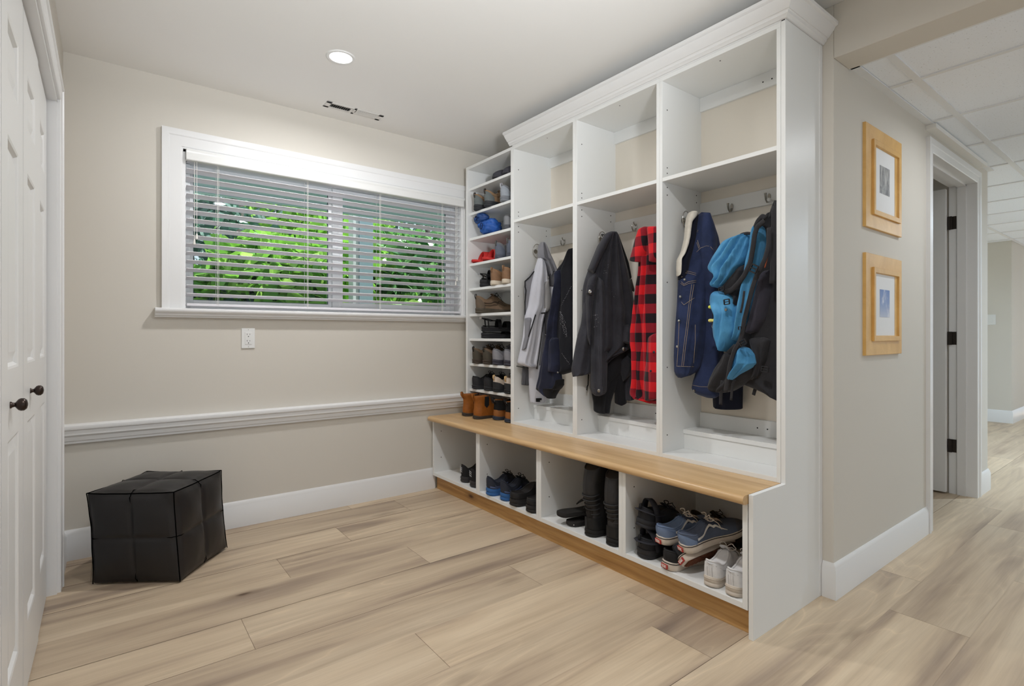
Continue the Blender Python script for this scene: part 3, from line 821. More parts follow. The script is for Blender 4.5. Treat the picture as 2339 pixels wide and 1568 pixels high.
class Shoe:
    def __init__(s, L=0.285, W=0.108, heel=0.026, toe=0.018, spring=0.012, top=None, gap=None, side=1, q=0.62, deform=None, flare=1.05):
        s.L, s.W, s.heel, s.toe, s.spring, s.side, s.q, s.flare = L, W, heel, toe, spring, side, q, flare
        s.top = top or [(0, .088), (.06, .086), (.18, .066), (.30, .072), (.42, .098), (.50, .098), (.60, .083), (.72, .066), (.85, .056), (.94, .046), (1, .030)]
        s.gap = gap or [(0, .72), (.1, .80), (.28, .74), (.40, .52), (.455, 0), (1, 0)]
        s.deform = deform
    def b(s, t): return curve(WT, t)*s.W
    def yc(s, t): return s.side*s.W*0.085*math.sin(math.pi*min(1, max(0, t-.15)/.85))
    def zb(s, t): return s.spring*max(0, (t-.66)/.34)**2+0.004*max(0, (.07-t)/.07)
    def th(s, t): return s.heel+(s.toe-s.heel)*min(1, max(0, (t-.25)/.4))
    def z0(s, t): return s.zb(t)+s.th(t)-0.002
    def D(s, p): return s.deform(p) if s.deform else p
    def surf(s, t, v, side):
        a = v*math.pi/2; b = s.b(t); g = max(0, curve(s.gap, t))*b; z0 = s.z0(t); T = max(curve(s.top, t), z0+0.004)
        q = s.q if t < .45 else s.q+(0.8-s.q)*min(1, (t-.45)/.2)
        c, n = max(0, math.cos(a)), max(0, math.sin(a))
        y = g+(b-g)*c**q; z = z0+(T-z0)*n**(q if t > .5 else 1.15)
        x = t*s.L
        x += -0.005*math.sin(math.pi*v)*max(0, 1-t/.1)+(0.004*math.sin(math.pi*v*.7)*max(0, (t-.9)/.1))
        return s.D(Vector((x, s.yc(t)+side*y, z)))
    def normal(s, t, v, side):
        e = 0.004
        a = s.surf(min(1, t+e), v, side)-s.surf(max(0, t-e), v, side); c = s.surf(t, min(1, v+.03), side)-s.surf(t, max(0, v-.03), side)
        n = a.cross(c)*(-side)
        if n.length < 1e-9: return Vector((-1 if t < .5 else 1, 0, 0))
        n.normalize()
        if n.y*side < -0.2 and n.z < 0.3: n = -n
        return n
    def upper(s, mb, K=7, mi=0):
        rows = []
        for t in ST:
            row = [s.surf(t, k/K, -1) for k in range(K+1)]+[s.surf(t, k/K, 1) for k in range(K, -1, -1)]
            rows.append(row)
        mb.rows(rows, mi=mi)
    def lining(s, mb, mi=0):
        rows = []
        for t in ST:
            if curve(s.gap, t) <= 0.01: break
            b = s.b(t); g = curve(s.gap, t)*b; T = curve(s.top, t); z0 = s.z0(t)+0.006; yc = s.yc(t); x = t*s.L
            ins = 0.004*(1-min(1, t/.05))
            def p(y, z): return s.D(Vector((x+ins, yc+y, z)))
            rows.append([s.surf(t, 1, -1), p(-g*.93, T-.004), p(-max(g*.86, b*.7), (T+z0)/2), p(-b*.72, z0+.004), p(0, z0), p(b*.72, z0+.004), p(max(g*.86, b*.7), (T+z0)/2), p(g*.93, T-.004), s.surf(t, 1, 1)])
        if len(rows) > 1: mb.rows(rows, mi=mi)
    def collar(s, mb, r=0.0045, mi=0):
        ts = [t for t in ST if curve(s.gap, t) > 0.02]
        pts = [s.surf(t, 1, -1) for t in reversed(ts)]+[s.surf(t, 1, 1) for t in ts[1:]]
        mb.tube(pts, r, 7, mi=mi)
    def sole(s, mb, mi=0, ridge=0.0):
        loop = [(t, -1) for t in ST]+[(t, 1) for t in reversed(ST[1:-1])]
        def R(sc, zf, ext):
            out = []
            for t, sd in loop:
                b = s.b(t)*sc; z = s.zb(t)+s.th(t)*zf
                x = t*s.L+(ext*(t-.5)*2 if abs(t-.5) > .3 else ext*(t-.5)*2)
                out.append(s.D(Vector((x, s.yc(t)+sd*b, z))))
            return out
        f = s.flare; e = 0.006*f
        rings = [R(f*.94, 0, e*.5), R(f, .10, e), R(f*1.01, .45, e*1.1), R(f, .78, e), R(f*.985, 1.0, e*.8), R(f*.90, 1.02, 0)]
        if ridge:
            rings = [R(f*.94, 0, e*.5), R(f, .08, e), R(f, .34, e), R(f-ridge, .40, e*.6), R(f-ridge, .46, e*.6), R(f, .52, e), R(f, .80, e), R(f*.985, 1.0, e*.8), R(f*.90, 1.02, 0)]
        o = mb.rows(rings, cu=True, mi=mi)
        n = len(ST); m = len(loop)
        def cap(base, flip):
            for i in range(n-1):
                a, b_ = base+i, base+i+1
                c, d = (base+m-i-1 if i+1 < n-1 else base+n-1), (base+m-i if i > 0 else base)
                q = [a, b_, c, d]; q2 = []
                for k in q:
                    if k not in q2: q2.append(k)
                if len(q2) > 2: mb.f.append(tuple(q2[::-1] if flip else q2)); mb.m.append(mi)
        cap(o, False); cap(o+(len(rings)-1)*m, True)
    def patch(s, mb, t0, t1, v0, v1, off=0.0015, sides=(-1, 1), n=8, k=5, mi=0):
        for sd in sides:
            rows = []
            for i in range(n+1):
                t = t0+(t1-t0)*i/n
                a = v0(t) if callable(v0) else v0; c = v1(t) if callable(v1) else v1
                rows.append([s.surf(t, a+(c-a)*j/k, sd)+s.normal(t, a+(c-a)*j/k, sd)*off for j in range(k+1)])
            mb.rows(rows, mi=mi)
    def tongue(s, mb, h=0.02, lean=0.03, wd=0.42, t0=.52, mi=0):
        rows = []
        for i in range(7):
            u = i/6; t = t0-0.02-(0.13)*u
            zt = curve(s.top, t0)-0.004+(h+curve(s.top, .42)-curve(s.top, t0)+.002)*u
            x = t*s.L+0.004; w = s.b(.45)*wd*(0.8+0.35*u)
            rows.append([s.D(Vector((x+0.004*math.cos(c*1.5), s.yc(t)+w*math.sin(c*1.4), zt-0.006*(1-math.cos(c*1.3))))) for c in (-1, -.5, 0, .5, 1)])
        back = [[p+Vector((-0.006, 0, -0.001)) for p in r] for r in rows]
        mb.rows([r+b[::-1] for r, b in zip(rows, back)], cu=True, cap=True, mi=mi)
    def laces(s, mb, n=5, t0=.47, t1=.64, r=0.0022, bow=True, mi=0):
        def top(t, y):
            v = 1.0; b = max(s.b(t), 1e-4)
            z0 = s.z0(t); T = curve(s.top, t)
            return T-0.010*(y/(b*.5))**2
        for i in range(n):
            t = t0+(t1-t0)*i/(n-1) if n > 1 else t0
            w = s.b(t)*.46
            for sg in (1, -1):
                pts = []
                for k in range(7):
                    u = k/6; y = -w+2*w*u; tt = t+sg*(u-.5)*0.02
                    pts.append(s.D(Vector((tt*s.L, s.yc(tt)+y, top(tt, y)+0.004))))
                mb.tube(pts, r, 6, flat=0.6, mi=mi)
        if bow:
            t = t0-.01; c = Vector((t*s.L, s.yc(t), curve(s.top, t)+0.006))
            for sg in (-1, 1):
                pts = [c+Vector((0.010*math.sin(a*2)*.8+0.012*math.sin(a/2), sg*0.030*math.sin(a/2)**1.2*(1 if True else 1), 0.010*math.sin(a)*1.2+0.004)) for a in [2*math.pi*k/14 for k in range(15)]]
                mb.tube([s.D(p) for p in pts], r*.9, 6, mi=mi)
                pts = [c, c+Vector((0.012, sg*0.016, 0.002)), c+Vector((0.03, sg*0.034, -0.018)), c+Vector((0.034, sg*0.046, -0.040))]
                mb.tube([s.D(p) for p in pts], r*.8, 6, mi=mi)

def MB_tread(S, t):
    mb = MB(); e = -0.0012
    rows = []
    for tt in ST[2:-2]:
        rows.append([S.D(Vector((tt*S.L, S.yc(tt)+u*S.b(tt)*.93, S.zb(tt)+e))) for u in (-1, -.5, 0, .5, 1)])
    mb.rows(rows)
    for i in range(26):
        for j in range(-3, 4):
            tt = .05+.9*i/26; y = (j+(.5 if i % 2 else 0))*.0125
            if abs(y) < S.b(tt)*.84:
                mb.obox((tt*S.L, S.yc(tt)+y, S.zb(tt)-.002), (.0036, .0036, 0), (-.0036, .0036, 0), (0, 0, .0012))
    mb.build('tread', fm((112, 66, 44), .8), t, local=True)

FOOT = []; PL = {}
def place(name, label, cat, loc, yaw=0, pitch=0, roll=0, group=None):
    FOOT.append(label); PL[label] = t = thing(name, label, cat, tuple(loc), (math.radians(roll), math.radians(-pitch), math.radians(yaw)), group)
    return t

def sneaker(label, loc, up, so, yaw=0, pitch=0, roll=0, group=None, side=1, lace=None, lin_c=(60, 60, 62), heel_c=None, toe_c=None, eye_c=None, stripe=None, stripe_c=None, tab=None, fox=None, foxc=None,
            heel_tag=None, name='sneaker', cat='shoe', mud=None, rough=0.7, laces=True, ridge=0.03, foxline=None, heelpatch=None, extra=None, col_r=0.0045, ring=True, tong=0.018, **kw):
    S = Shoe(side=side, **kw)
    t = place(name, label, cat, loc, yaw, pitch, roll, group)
    U = fm(up, rough)
    mb = MB(); S.upper(mb)
    if ring: S.collar(mb, col_r)
    mb.build('upper', U, t, smooth=180, local=True, sub=1)
    mb = MB(); S.lining(mb); mb.build('lining', fm(lin_c, 0.9), t, smooth=180, local=True, sub=1)
    mb = MB(); S.sole(mb, ridge=ridge); mb.build('sole', fm(so, 0.6, 0.15, 200, 0.10 if not mud else 0.3), t, smooth=60, local=True)
    if laces:
        mb = MB(); S.tongue(mb, tong); mb.build('tongue', fm(eye_c or up, 0.8), t, smooth=180, local=True)
        mb = MB(); S.laces(mb); mb.build('laces', fm(lace or (30, 30, 32), 0.85), t, smooth=180, local=True)
    if heel_c:
        mb = MB(); S.patch(mb, 0.0, .17, 0.02, lambda x: .80-2.6*x); mb.build('heel_counter', fm(heel_c, 0.6), t, smooth=180, local=True)
    if toe_c:
        mb = MB(); S.patch(mb, .80, 1.0, .02, lambda x: .35+.65*min(1, (x-.80)/.10)); mb.build('toe_cap', fm(toe_c, 0.55), t, smooth=180, local=True)
    if eye_c:
        mb = MB(); S.patch(mb, .40, .64, lambda x: .52, lambda x: .93); mb.build('eyestay', fm(eye_c, 0.6), t, smooth=180, local=True)
    if stripe:
        for k, (a, c, v0, v1) in enumerate(stripe):
            mb = MB(); S.patch(mb, a, c, v0, v1, off=0.0024, n=16, k=2); mb.build('side_stripe', fm(stripe_c, 0.6), t, smooth=180, local=True)
    if foxline:
        mb = MB()
        for zf in (foxline[1],):
            pts = []
            for tt, sd in [(x, -1) for x in reversed(ST[1:-1])]+[(0, 1)]+[(x, 1) for x in ST[1:-1]]:
                e = 0.006*S.flare
                pts.append(S.D(Vector((tt*S.L+e*(tt-.5)*2, S.yc(tt)+sd*S.b(tt)*S.flare*1.005, S.zb(tt)+S.th(tt)*zf))))
            mb.tube(pts, 0.0016, 5)
        mb.build('foxing_stripe', fm(foxline[0], 0.5), t, local=True, smooth=180)
    if heel_tag:
        mb = MB(); c = S.D(Vector((-0.0085, 0, S.heel*.52)))
        mb.obox(c, (0.003, 0, 0), (0, 0.017, 0), (0, 0, 0.0085)); tg = mb.build('heel_label', fm(heel_tag, 0.5, 0.0), t, bevel=0.0015, local=True)
        # the white lettering pressed into the red rubber tab
        mb = MB(); zc_ = S.heel*.52; xx = -0.0119
        def st(a, c_): mb.tube([(xx, a[0], zc_+a[1]), (xx, c_[0], zc_+c_[1])], 0.0009, 5)
        st((.012, .005), (.008, -.005)); st((.008, -.005), (.005, .005)); st((.012, .0055), (-.012, .0055)); st((.004, -.004), (.001, .003)); st((.001, .003), (-.001, -.004)); st((-.003, -.004), (-.003, .003)); st((-.003, .003), (-.006, -.004)); st((-.006, -.004), (-.006, .003)); st((-.012, .003), (-.009, .002)); st((-.009, .001), (-.012, -.002)); st((-.012, -.003), (-.009, -.004))
        mb.build('lettering', fm((236, 228, 220), 0.6, 0.0), tg, local=True)
    if tab:
        mb = MB(); h = S.top[0][1]
        pts = [S.D(Vector(p)) for p in ((-0.004, 0, h-.022), (-0.010, 0, h-.004), (-0.009, 0, h+.012), (-0.002, 0, h+.014), (0.003, 0, h+.002), (0.004, 0, h-.008))]
        mb.tube(pts, 0.0075, 6, flat=0.25, up=(1, 0, 0.2)); mb.build('pull_tab', fm(tab, 0.8), t, smooth=180, local=True)
    if extra: extra(S, t)
    return t, S

def arc_strap(mb, S, t, h, w, th=0.003, ov=1.0, lean=0.0, n=12, z_in=0.01):
    """a band over the foot at station t"""
    b = S.b(t)*ov; z0 = S.zb(t)+S.th(t)-z_in; x = t*S.L
    rows = []
    for k in range(n+1):
        a = math.pi*k/n; r = []
        for dx, dr in ((-w/2, 0), (w/2, 0), (w/2, th), (-w/2, th)):
            y = (b+dr)*math.cos(a); z = z0+(h+dr)*math.sin(a)**0.8
            r.append(S.D(Vector((x+dx+lean*math.sin(a), S.yc(t)+y, z))))
        rows.append(r)
    mb.rows(rows, cu=True, cap=True)

def sandal(label, loc, c, yaw=0, pitch=0, roll=0, group=None, side=1, tag=None, buckle=None, heelstrap=True, name='sandal', footbed=None, straps=((.40, .070, .030), (.62, .058, .036)), **kw):
    k = dict(L=0.28, W=0.108, heel=0.036, toe=0.028, spring=0.016, flare=1.06); k.update(kw)
    S = Shoe(side=side, **k); t = place(name, label, 'sandal', loc, yaw, pitch, roll, group)
    mb = MB(); S.sole(mb, ridge=0.04); mb.build('sole', fm(c, 0.75), t, smooth=60, local=True)
    m2 = fm(tuple(max(0, x-6) for x in c), 0.85, 0.4, 700)
    for tt, h, w_ in straps:
        mb = MB(); arc_strap(mb, S, tt, h, w_, 0.005); mb.build('strap', m2, t, smooth=50, local=True)
    if heelstrap:
        mb = MB(); hz = 0.085
        pts = [S.D(Vector(p)) for p in ((.38*S.L, -S.b(.38)*.98, .075), (.24*S.L, -S.b(.24)*1.0, hz-.012), (.08*S.L, -S.b(.1)*.95, hz), (-.004, 0, hz+.006), (.08*S.L, S.b(.1)*.95, hz), (.24*S.L, S.b(.24), hz-.012), (.38*S.L, S.b(.38)*.98, .075))]
        mb.tube(pts, 0.012, 8, flat=0.28, up=(0.1, 0, 0.02) if False else None); mb.build('heel_strap', m2, t, smooth=180, local=True)
        for sg in (-1, 1):
            mb = MB(); mb.tube([S.D(Vector((.12*S.L, sg*S.b(.12)*.98, .03))), S.D(Vector((.10*S.L, sg*S.b(.10)*1.0, .085)))], 0.010, 8, flat=.3); mb.build('side_strap', m2, t, smooth=180, local=True)
    if tag:
        mb = MB(); p = S.D(Vector((-.014, 0, .091))); mb.obox(p, (.002, 0, 0), (0, .020, 0), (0, 0, .008)); mb.build('strap_tag', fm(tag, 0.6), t, bevel=0.001, local=True)
    if footbed:
        mb = MB(); mb.rows([[S.D(Vector((tt*S.L, S.yc(tt)+u*S.b(tt)*.9, S.zb(tt)+S.th(tt)+.003+0.006*abs(u)))) for u in (-1, -.5, 0, .5, 1)] for tt in ST[1:-1]]); mb.build('footbed', fm(footbed, 0.9), t, smooth=180, local=True)
    return t

def flipflop(label, loc, c, yaw=0, pitch=0, roll=0, group=None, side=1, dot=None, wide=False):
    S = Shoe(L=0.28, W=0.106, heel=0.022, toe=0.016, spring=0.010, side=side, flare=1.05)
    t = place('flip_flop' if not wide else 'slide_sandal', label, 'sandal', loc, yaw, pitch, roll, group)
    mb = MB(); S.sole(mb); mb.build('sole', fm(c, 0.7), t, smooth=60, local=True)
    mb = MB()
    if wide:
        arc_strap(mb, S, .70, .074, .062, 0.004, ov=1.0, lean=-0.02)
    else:
        for sg in (-1, 1):
            pts = []
            for k in range(9):
                u = k/8; tt = .76-.34*u
                pts.append(Vector((tt*S.L, S.yc(tt)+sg*S.b(tt)*1.0*u, S.zb(tt)+S.th(tt)+0.004+0.046*math.sin(math.pi*min(1, u*.9))**0.8*(1-.35*u))))
            mb.tube(pts, [0.005+0.007*math.sin(math.pi*k/8) for k in range(9)], 8, flat=.45)
    mb.build('strap', fm(tuple(max(0, x-4) for x in c), 0.6), t, smooth=180, local=True)
    if dot:
        mb = MB(); mb.disc((.04*S.L, -S.b(.06)*1.08, .012), (-.6, -1, 0), .003); mb.build('stud', M['chrome'], t, local=True)
    return t

def boot(label, loc, c, sole_c, h, yaw=0, pitch=0, group=None, side=1, gore=None, moto=False, rough=0.5, sole_h=0.022, two=None, tab=None, strip=None, L=0.29, W=0.106):
    back = h
    if moto:
        top = [(0, h-.035), (.06, h-.03), (.18, h-.005), (.30, h), (.40, h-.002), (.43, .20), (.47, .125), (.55, .100), (.66, .080), (.80, .066), (.92, .055), (1, .034)]
        gap = [(0, .9), (.1, .95), (.25, .92), (.36, .80), (.415, .55), (.425, .0), (1, 0)]
        def df(p):
            f = min(1, max(0, (p.z-.10)/.22)); k = 1+0.30*f**1.2-0.10*math.sin(math.pi*min(1, max(0, (p.z-.06)/.12)))
            x = p.x
            if p.z > .09 and p.x < .45*L: x = .02+(p.x-.02)*(1+0.0*f)-0.012*math.sin(math.pi*f)*(1 if p.x < .1*L else .3)+0.010*math.sin(math.pi*min(1, max(0, (p.z-.05)/.13)))*(1 if p.x < .12*L else 0)
            return Vector((x, p.y*k, p.z))
    else:
        top = [(0, h), (.06, h-.002), (.18, h-.004), (.30, h-.004), (.385, h), (.42, h-.022), (.46, .100), (.52, .092), (.62, .078), (.74, .064), (.86, .054), (.94, .045), (1, .030)]
        gap = [(0, .8), (.1, .88), (.25, .85), (.34, .70), (.395, .45), (.415, 0), (1, 0)]
        def df(p):
            k = 1-0.12*math.sin(math.pi*min(1, max(0, (p.z-.05)/.09))) if p.z > .05 else 1
            x = p.x+(0.008*math.sin(math.pi*min(1, max(0, (p.z-.045)/.10))) if p.x < .12*L else 0)-(0.006*min(1, max(0, (p.z-.11)/.03)) if p.x < .15*L else 0)
            return Vector((x, p.y*k, p.z))
    S = Shoe(L=L, W=W, heel=sole_h, toe=sole_h*.7, spring=0.012, top=top, gap=gap, side=side, q=0.5, deform=df, flare=1.04)
    t = place('ankle_boot' if not moto else 'tall_boot', label, 'boot', loc, yaw, pitch, 0, group)
    mb = MB(); S.upper(mb, K=12); S.collar(mb, .003); mb.build('upper', fm(c, rough, 0.2, 120, 0.22), t, smooth=180, local=True, sub=1)
    mb = MB(); S.lining(mb); mb.build('lining', fm((34, 30, 28), 0.9), t, smooth=180, local=True, sub=1)
    mb = MB(); S.sole(mb, ridge=.03); mb.build('sole', fm(sole_c, 0.7), t, smooth=60, local=True)
    if gore:
        mb = MB(); S.patch(mb, .215, .345, lambda x: .30+.10*abs(x-.28)/.065, .985, off=.0016, n=6, k=10); mb.build('elastic_gore', fm(gore, 0.9, 0.5, 900), t, smooth=180, local=True)
    if tab:
        mb = MB(); mb.tube([S.D(Vector(p)) for p in ((-.002, 0, h-.03), (-.010, 0, h-.006), (-.010, 0, h+.014), (-.003, 0, h+.016), (.005, 0, h+.002), (.006, 0, h-.012))], .011, 6, flat=.2, up=(1, 0, .1)); mb.build('pull_tab', fm(tab, 0.8), t, smooth=180, local=True)
    if two:
        mb = MB(); S.patch(mb, 0, .43, lambda x: .30, lambda x: .985, off=.0020, n=14, k=8); mb.build('dark_shaft', fm(two, 0.85), t, smooth=180, local=True)
    if strip:
        mb = MB(); mb.tube([S.D(S.surf(0.0, v, 1))+Vector((-.003, 0, 0)) for v in (.35, .5, .65, .8, .9)], .006, 6, flat=.3, up=(1, 0, 0)); mb.build('heel_strip', fm(strip, 0.4), t, smooth=180, local=True)
    if moto:
        mb = MB()
        for k in range(5):
            v = .20+.055*k
            pts = [S.surf(tt, v, sd)+S.normal(tt, v, sd)*.002 for tt, sd in [(x, -1) for x in (.15, .09, .045, .015)]+[(0.002, 1)]+[(x, 1) for x in (.015, .045, .09, .15)]]
            mb.tube(pts, .0042, 6)
        mb.build('flex_rib', fm((40, 39, 40), 0.5), t, smooth=180, local=True)
        mb = MB(); S.patch(mb, 0, .20, .02, lambda x: .16, off=.003, n=8); mb.build('heel_guard', fm((30, 30, 31), 0.55), t, smooth=180, local=True)
    return t

# --- pair on the bench: chelsea boots and black-and-tan boots
TAN = (150, 88, 32)
boot('tan suede ankle boot on the bench end, nearer the window', on_z(1058, 951, ZB), TAN, (66, 58, 52), .150, yaw=-4, gore=(24, 26, 28), tab=TAN, side=-1, sole_h=.020)
boot('tan suede ankle boot with black side elastic on the bench end', on_z(1083, 958, ZB), TAN, (66, 58, 52), .150, yaw=-3, gore=(24, 26, 28), tab=TAN, side=1, sole_h=.020)
boot('black boot with tan foot on the bench, touching the tan boot', on_z(1139, 959, ZB), (146, 92, 46), (52, 58, 70), .132, group=None, two=(16, 16, 17), tab=(20, 20, 22), strip=(205, 205, 205), side=-1)
boot('black boot with tan foot on the bench, half behind the locker side', on_z(1158, 966, ZB), (146, 92, 46), (52, 58, 70), .132, two=(16, 16, 17), tab=(20, 20, 22), strip=(205, 205, 205), side=1)

XT = 2.035
def tower(px, shelf, x=XT):
    r = ray(px, 765); y = x*r.y/r.x
    return Vector((x, y, SH[shelf]+0.0005))
LOW = [(0, .072), (.06, .070), (.18, .058), (.30, .060), (.42, .078), (.50, .080), (.60, .070), (.72, .060), (.85, .052), (.94, .044), (1, .030)]
def tback(px, shelf, xh=2.305):
    p = tower(px, shelf); p.x = xh; return p
# shelf 9 (lowest): black casual pair, cream and black pair
K = dict(laces=True, heel=.024, toe=.016)
sneaker('plain black casual shoe on the lowest shelf, nearer the window', tower(1088, 8), (34, 34, 37), (44, 44, 47), yaw=-2, side=-1, lin_c=(24, 24, 25), heel_c=(38, 38, 41), tong=.004)
sneaker('plain black casual shoe on the lowest shelf, middle of the row', tower(1113, 8, 2.02), (34, 34, 37), (44, 44, 47), yaw=-2, lin_c=(24, 24, 25), heel_c=(38, 38, 41), tong=.004)
for px, sd, lb in ((1142, -1, 'cream and black trainer on the lowest shelf beside the black shoe'), (1160, 1, 'cream and black trainer on the lowest shelf against the locker side')):
    sneaker(lb, tower(px, 8, 2.025), (196, 182, 168), (36, 37, 40), side=sd, heel_c=None, eye_c=(150, 146, 142), stripe=[(.0, .40, .0, lambda x: .42-.25*x)], stripe_c=(40, 41, 44), tab=(210, 178, 130), lin_c=(132, 130, 130), top=[(0, .10), (.06, .095), (.18, .07), (.30, .072), (.42, .094), (.50, .094), (.60, .08), (.72, .066), (.85, .056), (.94, .046), (1, .03)])
# shelf 8
BR = (112, 92, 74)
HK = [(0, .105), (.06, .100), (.18, .084), (.30, .088), (.42, .112), (.50, .108), (.60, .090), (.72, .070), (.85, .060), (.94, .050), (1, .034)]
for px, sd, x, lb in ((1084, -1, 2.0, 'worn brown walking shoe third shelf up, nearer the window'), (1107, 1, 2.0, 'worn brown walking shoe third shelf up, next to the grey trainers')):
    sneaker(lb, tower(px, 7, x), BR, (66, 56, 48), side=sd, heel_c=(72, 66, 56), eye_c=(96, 80, 64), lin_c=(20, 20, 20), lace=(40, 36, 32), top=HK, tab=(40, 36, 32), stripe=[(.10, .55, lambda x: .50-.2*x, lambda x: .56-.2*x), (.12, .60, lambda x: .28, lambda x: .33)], stripe_c=(54, 44, 36), heel=.03, toe=.022)
for px, sd, lb in ((1139, -1, 'grey trainer third shelf up between brown shoe and its twin'), (1159, 1, 'grey trainer third shelf up against the locker side')):
    sneaker(lb, tower(px, 7, 2.025), (112, 112, 118), (58, 56, 66), side=sd, heel_c=(136, 136, 142), lin_c=(70, 70, 74), top=HK, heel=.034, toe=.024, lace=(90, 90, 94))
# shelf 7: sport sandals one on the other
p = tower(1105, 6, 2.04)
sandal('black sport sandal under its twin on the fourth shelf up', p, (36, 36, 39), yaw=-16, footbed=(46, 46, 48), side=1, straps=((.62, .030, .036),), heelstrap=False, heel=.034, toe=.028)
sandal('black strappy sport sandal lying on top of its twin', p+Vector((0.006, -0.004, .047)), (34, 34, 37), yaw=-16, footbed=(46, 46, 48), side=-1, tag=(150, 146, 140), straps=((.40, .062, .026), (.62, .05, .034)), heel=.030, toe=.026)
# shelf 6: one big brown hiker
sneaker('large muddy brown hiking shoe alone on its shelf', tower(1090, 5, 2.02)+Vector((0, -.012, 0)), (122, 100, 80), (84, 76, 64), yaw=-14, side=1, heel_c=(98, 84, 70), eye_c=(104, 86, 68), toe_c=(106, 92, 76), lin_c=(22, 22, 22), lace=(24, 22, 20), top=[(0, .118), (.06, .114), (.18, .092), (.30, .096), (.42, .124), (.50, .118), (.60, .096), (.72, .074), (.85, .064), (.94, .054), (1, .038)], tab=(30, 28, 26),
        stripe=[(.14, .60, lambda x: .46-.25*x, lambda x: .53-.25*x), (.16, .66, lambda x: .26-.1*x, lambda x: .31-.1*x), (.3, .7, lambda x: .5-.35*x, lambda x: .56-.35*x)], stripe_c=(66, 52, 40), heel=.034, toe=.026, mud=True, L=.30, W=.112)
# shelf 5: black sandal with grey strap; tan shoes
p = tower(1100, 4, 2.03)
sandal('chunky black sandal with a grey heel tag below the red slides', p, (40, 40, 43), yaw=-14, tag=(150, 150, 152), footbed=(50, 50, 52), straps=((.28, .078, .040), (.50, .066, .044), (.72, .050, .036)), heel=.048, toe=.036)
for px, sd, lb in ((1137, -1, 'tan leather shoe with cream sole beside the chunky black sandal'), (1155, 1, 'tan leather shoe with cream sole against the locker side')):
    sneaker(lb, tower(px, 4, 2.025), (150, 116, 86), (206, 194, 176), side=sd, heel_c=(132, 100, 74), lin_c=(96, 84, 74), tab=(140, 108, 80), ridge=0, heel=.028, toe=.022, lace=(150, 120, 90), top=HK)
# shelf 4: red slides and grey trainers
p = tower(1090, 3, 2.03)
RED = (196, 48, 46)
flipflop('red slide with its strap loop facing out, nearer the window', tback(1092, 3, 2.30), RED, yaw=168, wide=True)
flipflop('red slide beside the grey trainers on the shelf', tback(1116, 3, 2.29), RED, yaw=172, wide=True, side=-1)
for px, sd, lb in ((1144, -1, 'grey mesh trainer on the shelf beside the red slides'), (1161, 1, 'grey mesh trainer above the tan shoes, against the locker side')):
    sneaker(lb, tower(px, 3, 2.03), (112, 113, 116), (78, 82, 94), yaw=-3, side=sd, heel_c=(92, 98, 112), eye_c=(86, 84, 84), lace=(60, 60, 62), lin_c=(60, 60, 60), top=HK, L=.265, tab=(90, 88, 86))
# shelf 3: blue stuff sacks and one grey shoe
def sack(label, c, r, rgb, seed, squash=(1, 1, .8), drop=0):
    t = thing('stuff_sack', label, 'stuff sack', (c[0], c[1], c[2]-r*squash[2]))
    mb = MB(); rows = []; nu, nv = 40, 26
    for i in range(nv+1):
        ph = math.pi*i/nv; row = []
        for j in range(nu):
            a = 2*math.pi*j/nu
            d = Vector((math.sin(ph)*math.cos(a), math.sin(ph)*math.sin(a), math.cos(ph)))
            n = noise.noise(d*1.7+Vector((seed, 0, 0)))*.22+(abs(noise.noise(d*3.6+Vector((0, seed, 0))))-.25)*-.30+noise.noise(d*8+Vector((0, 0, seed)))*.05
            # gathered neck towards the viewer
            g = max(0, -d.x)**6; rr = r*(1+n-0.35*g)
            p = Vector((d.x*rr*squash[0]*(1+.35*g), d.y*rr*squash[1], d.z*rr*squash[2]))
            p.z = max(p.z, -r*squash[2]*.82)
            row.append(Vector(c)+p)
        rows.append(row)
    mb.rows(rows, cu=True)
    mb.build('bag', mat('ripstop_blue', rgb, 0.5, 0.4, var=.25, vscale=14, bmp=.2, bscale=900), t, smooth=180)
    mb = MB(); x0, y0, z0 = c; k = r*squash[0]
    mb.tube([(x0-k*.98+.004*math.cos(a), y0+.30*r*math.cos(a), z0+.30*r*math.sin(a)) for a in [2*math.pi*q/16 for q in range(16)]], .003, 6, closed=True)
    mb.build('drawcord', fm((24, 40, 80), .8), t, smooth=180)
    return t
z3 = SH[2]
sack('bright blue stuffed bag lying at the front of its shelf', (2.06, 2.94, z3+.052), .066, (38, 90, 172), 3, (1.1, 1.35, .80))
sack('navy blue bundled bag on top of the bright blue one', (2.05, 3.025, z3+.121), .048, (34, 70, 128), 8, (1.0, 1.25, .78))
sneaker('grey shoe half hidden beside the blue bags', tower(1154, 2, 2.03), (100, 101, 104), (84, 86, 92), yaw=-3, heel_c=(126, 128, 132), lin_c=(60, 60, 60), L=.26)
# shelf 2: hiking pair toe out, and a grey one
for px, sd, lb in ((1086, -1, 'brown hiking shoe with a grey heel second shelf down, nearer the window'), (1109, 1, 'brown hiking shoe with a grey heel second shelf down, middle of the row')):
    sneaker(lb, tower(px, 1, 2.0), (146, 118, 90), (44, 46, 50), yaw=-4, side=sd, heel_c=(98, 104, 104), eye_c=(112, 92, 72), lace=(50, 44, 40), lin_c=(40, 34, 30), top=HK, heel=.034, toe=.026, W=.106, tab=(60, 52, 46), stripe=[(.10, .55, lambda x: .52-.2*x, lambda x: .56-.2*x)], stripe_c=(84, 66, 50))
sneaker('pale grey trail shoe on the second shelf down beside the brown hikers', tower(1146, 1, 2.01), (122, 124, 128), (120, 124, 130), yaw=-4, side=1, heel_c=(150, 156, 164), eye_c=(110, 104, 96), lace=(190, 190, 192), lin_c=(70, 70, 70), top=HK, heel=.034, toe=.026, tab=(180, 180, 186))
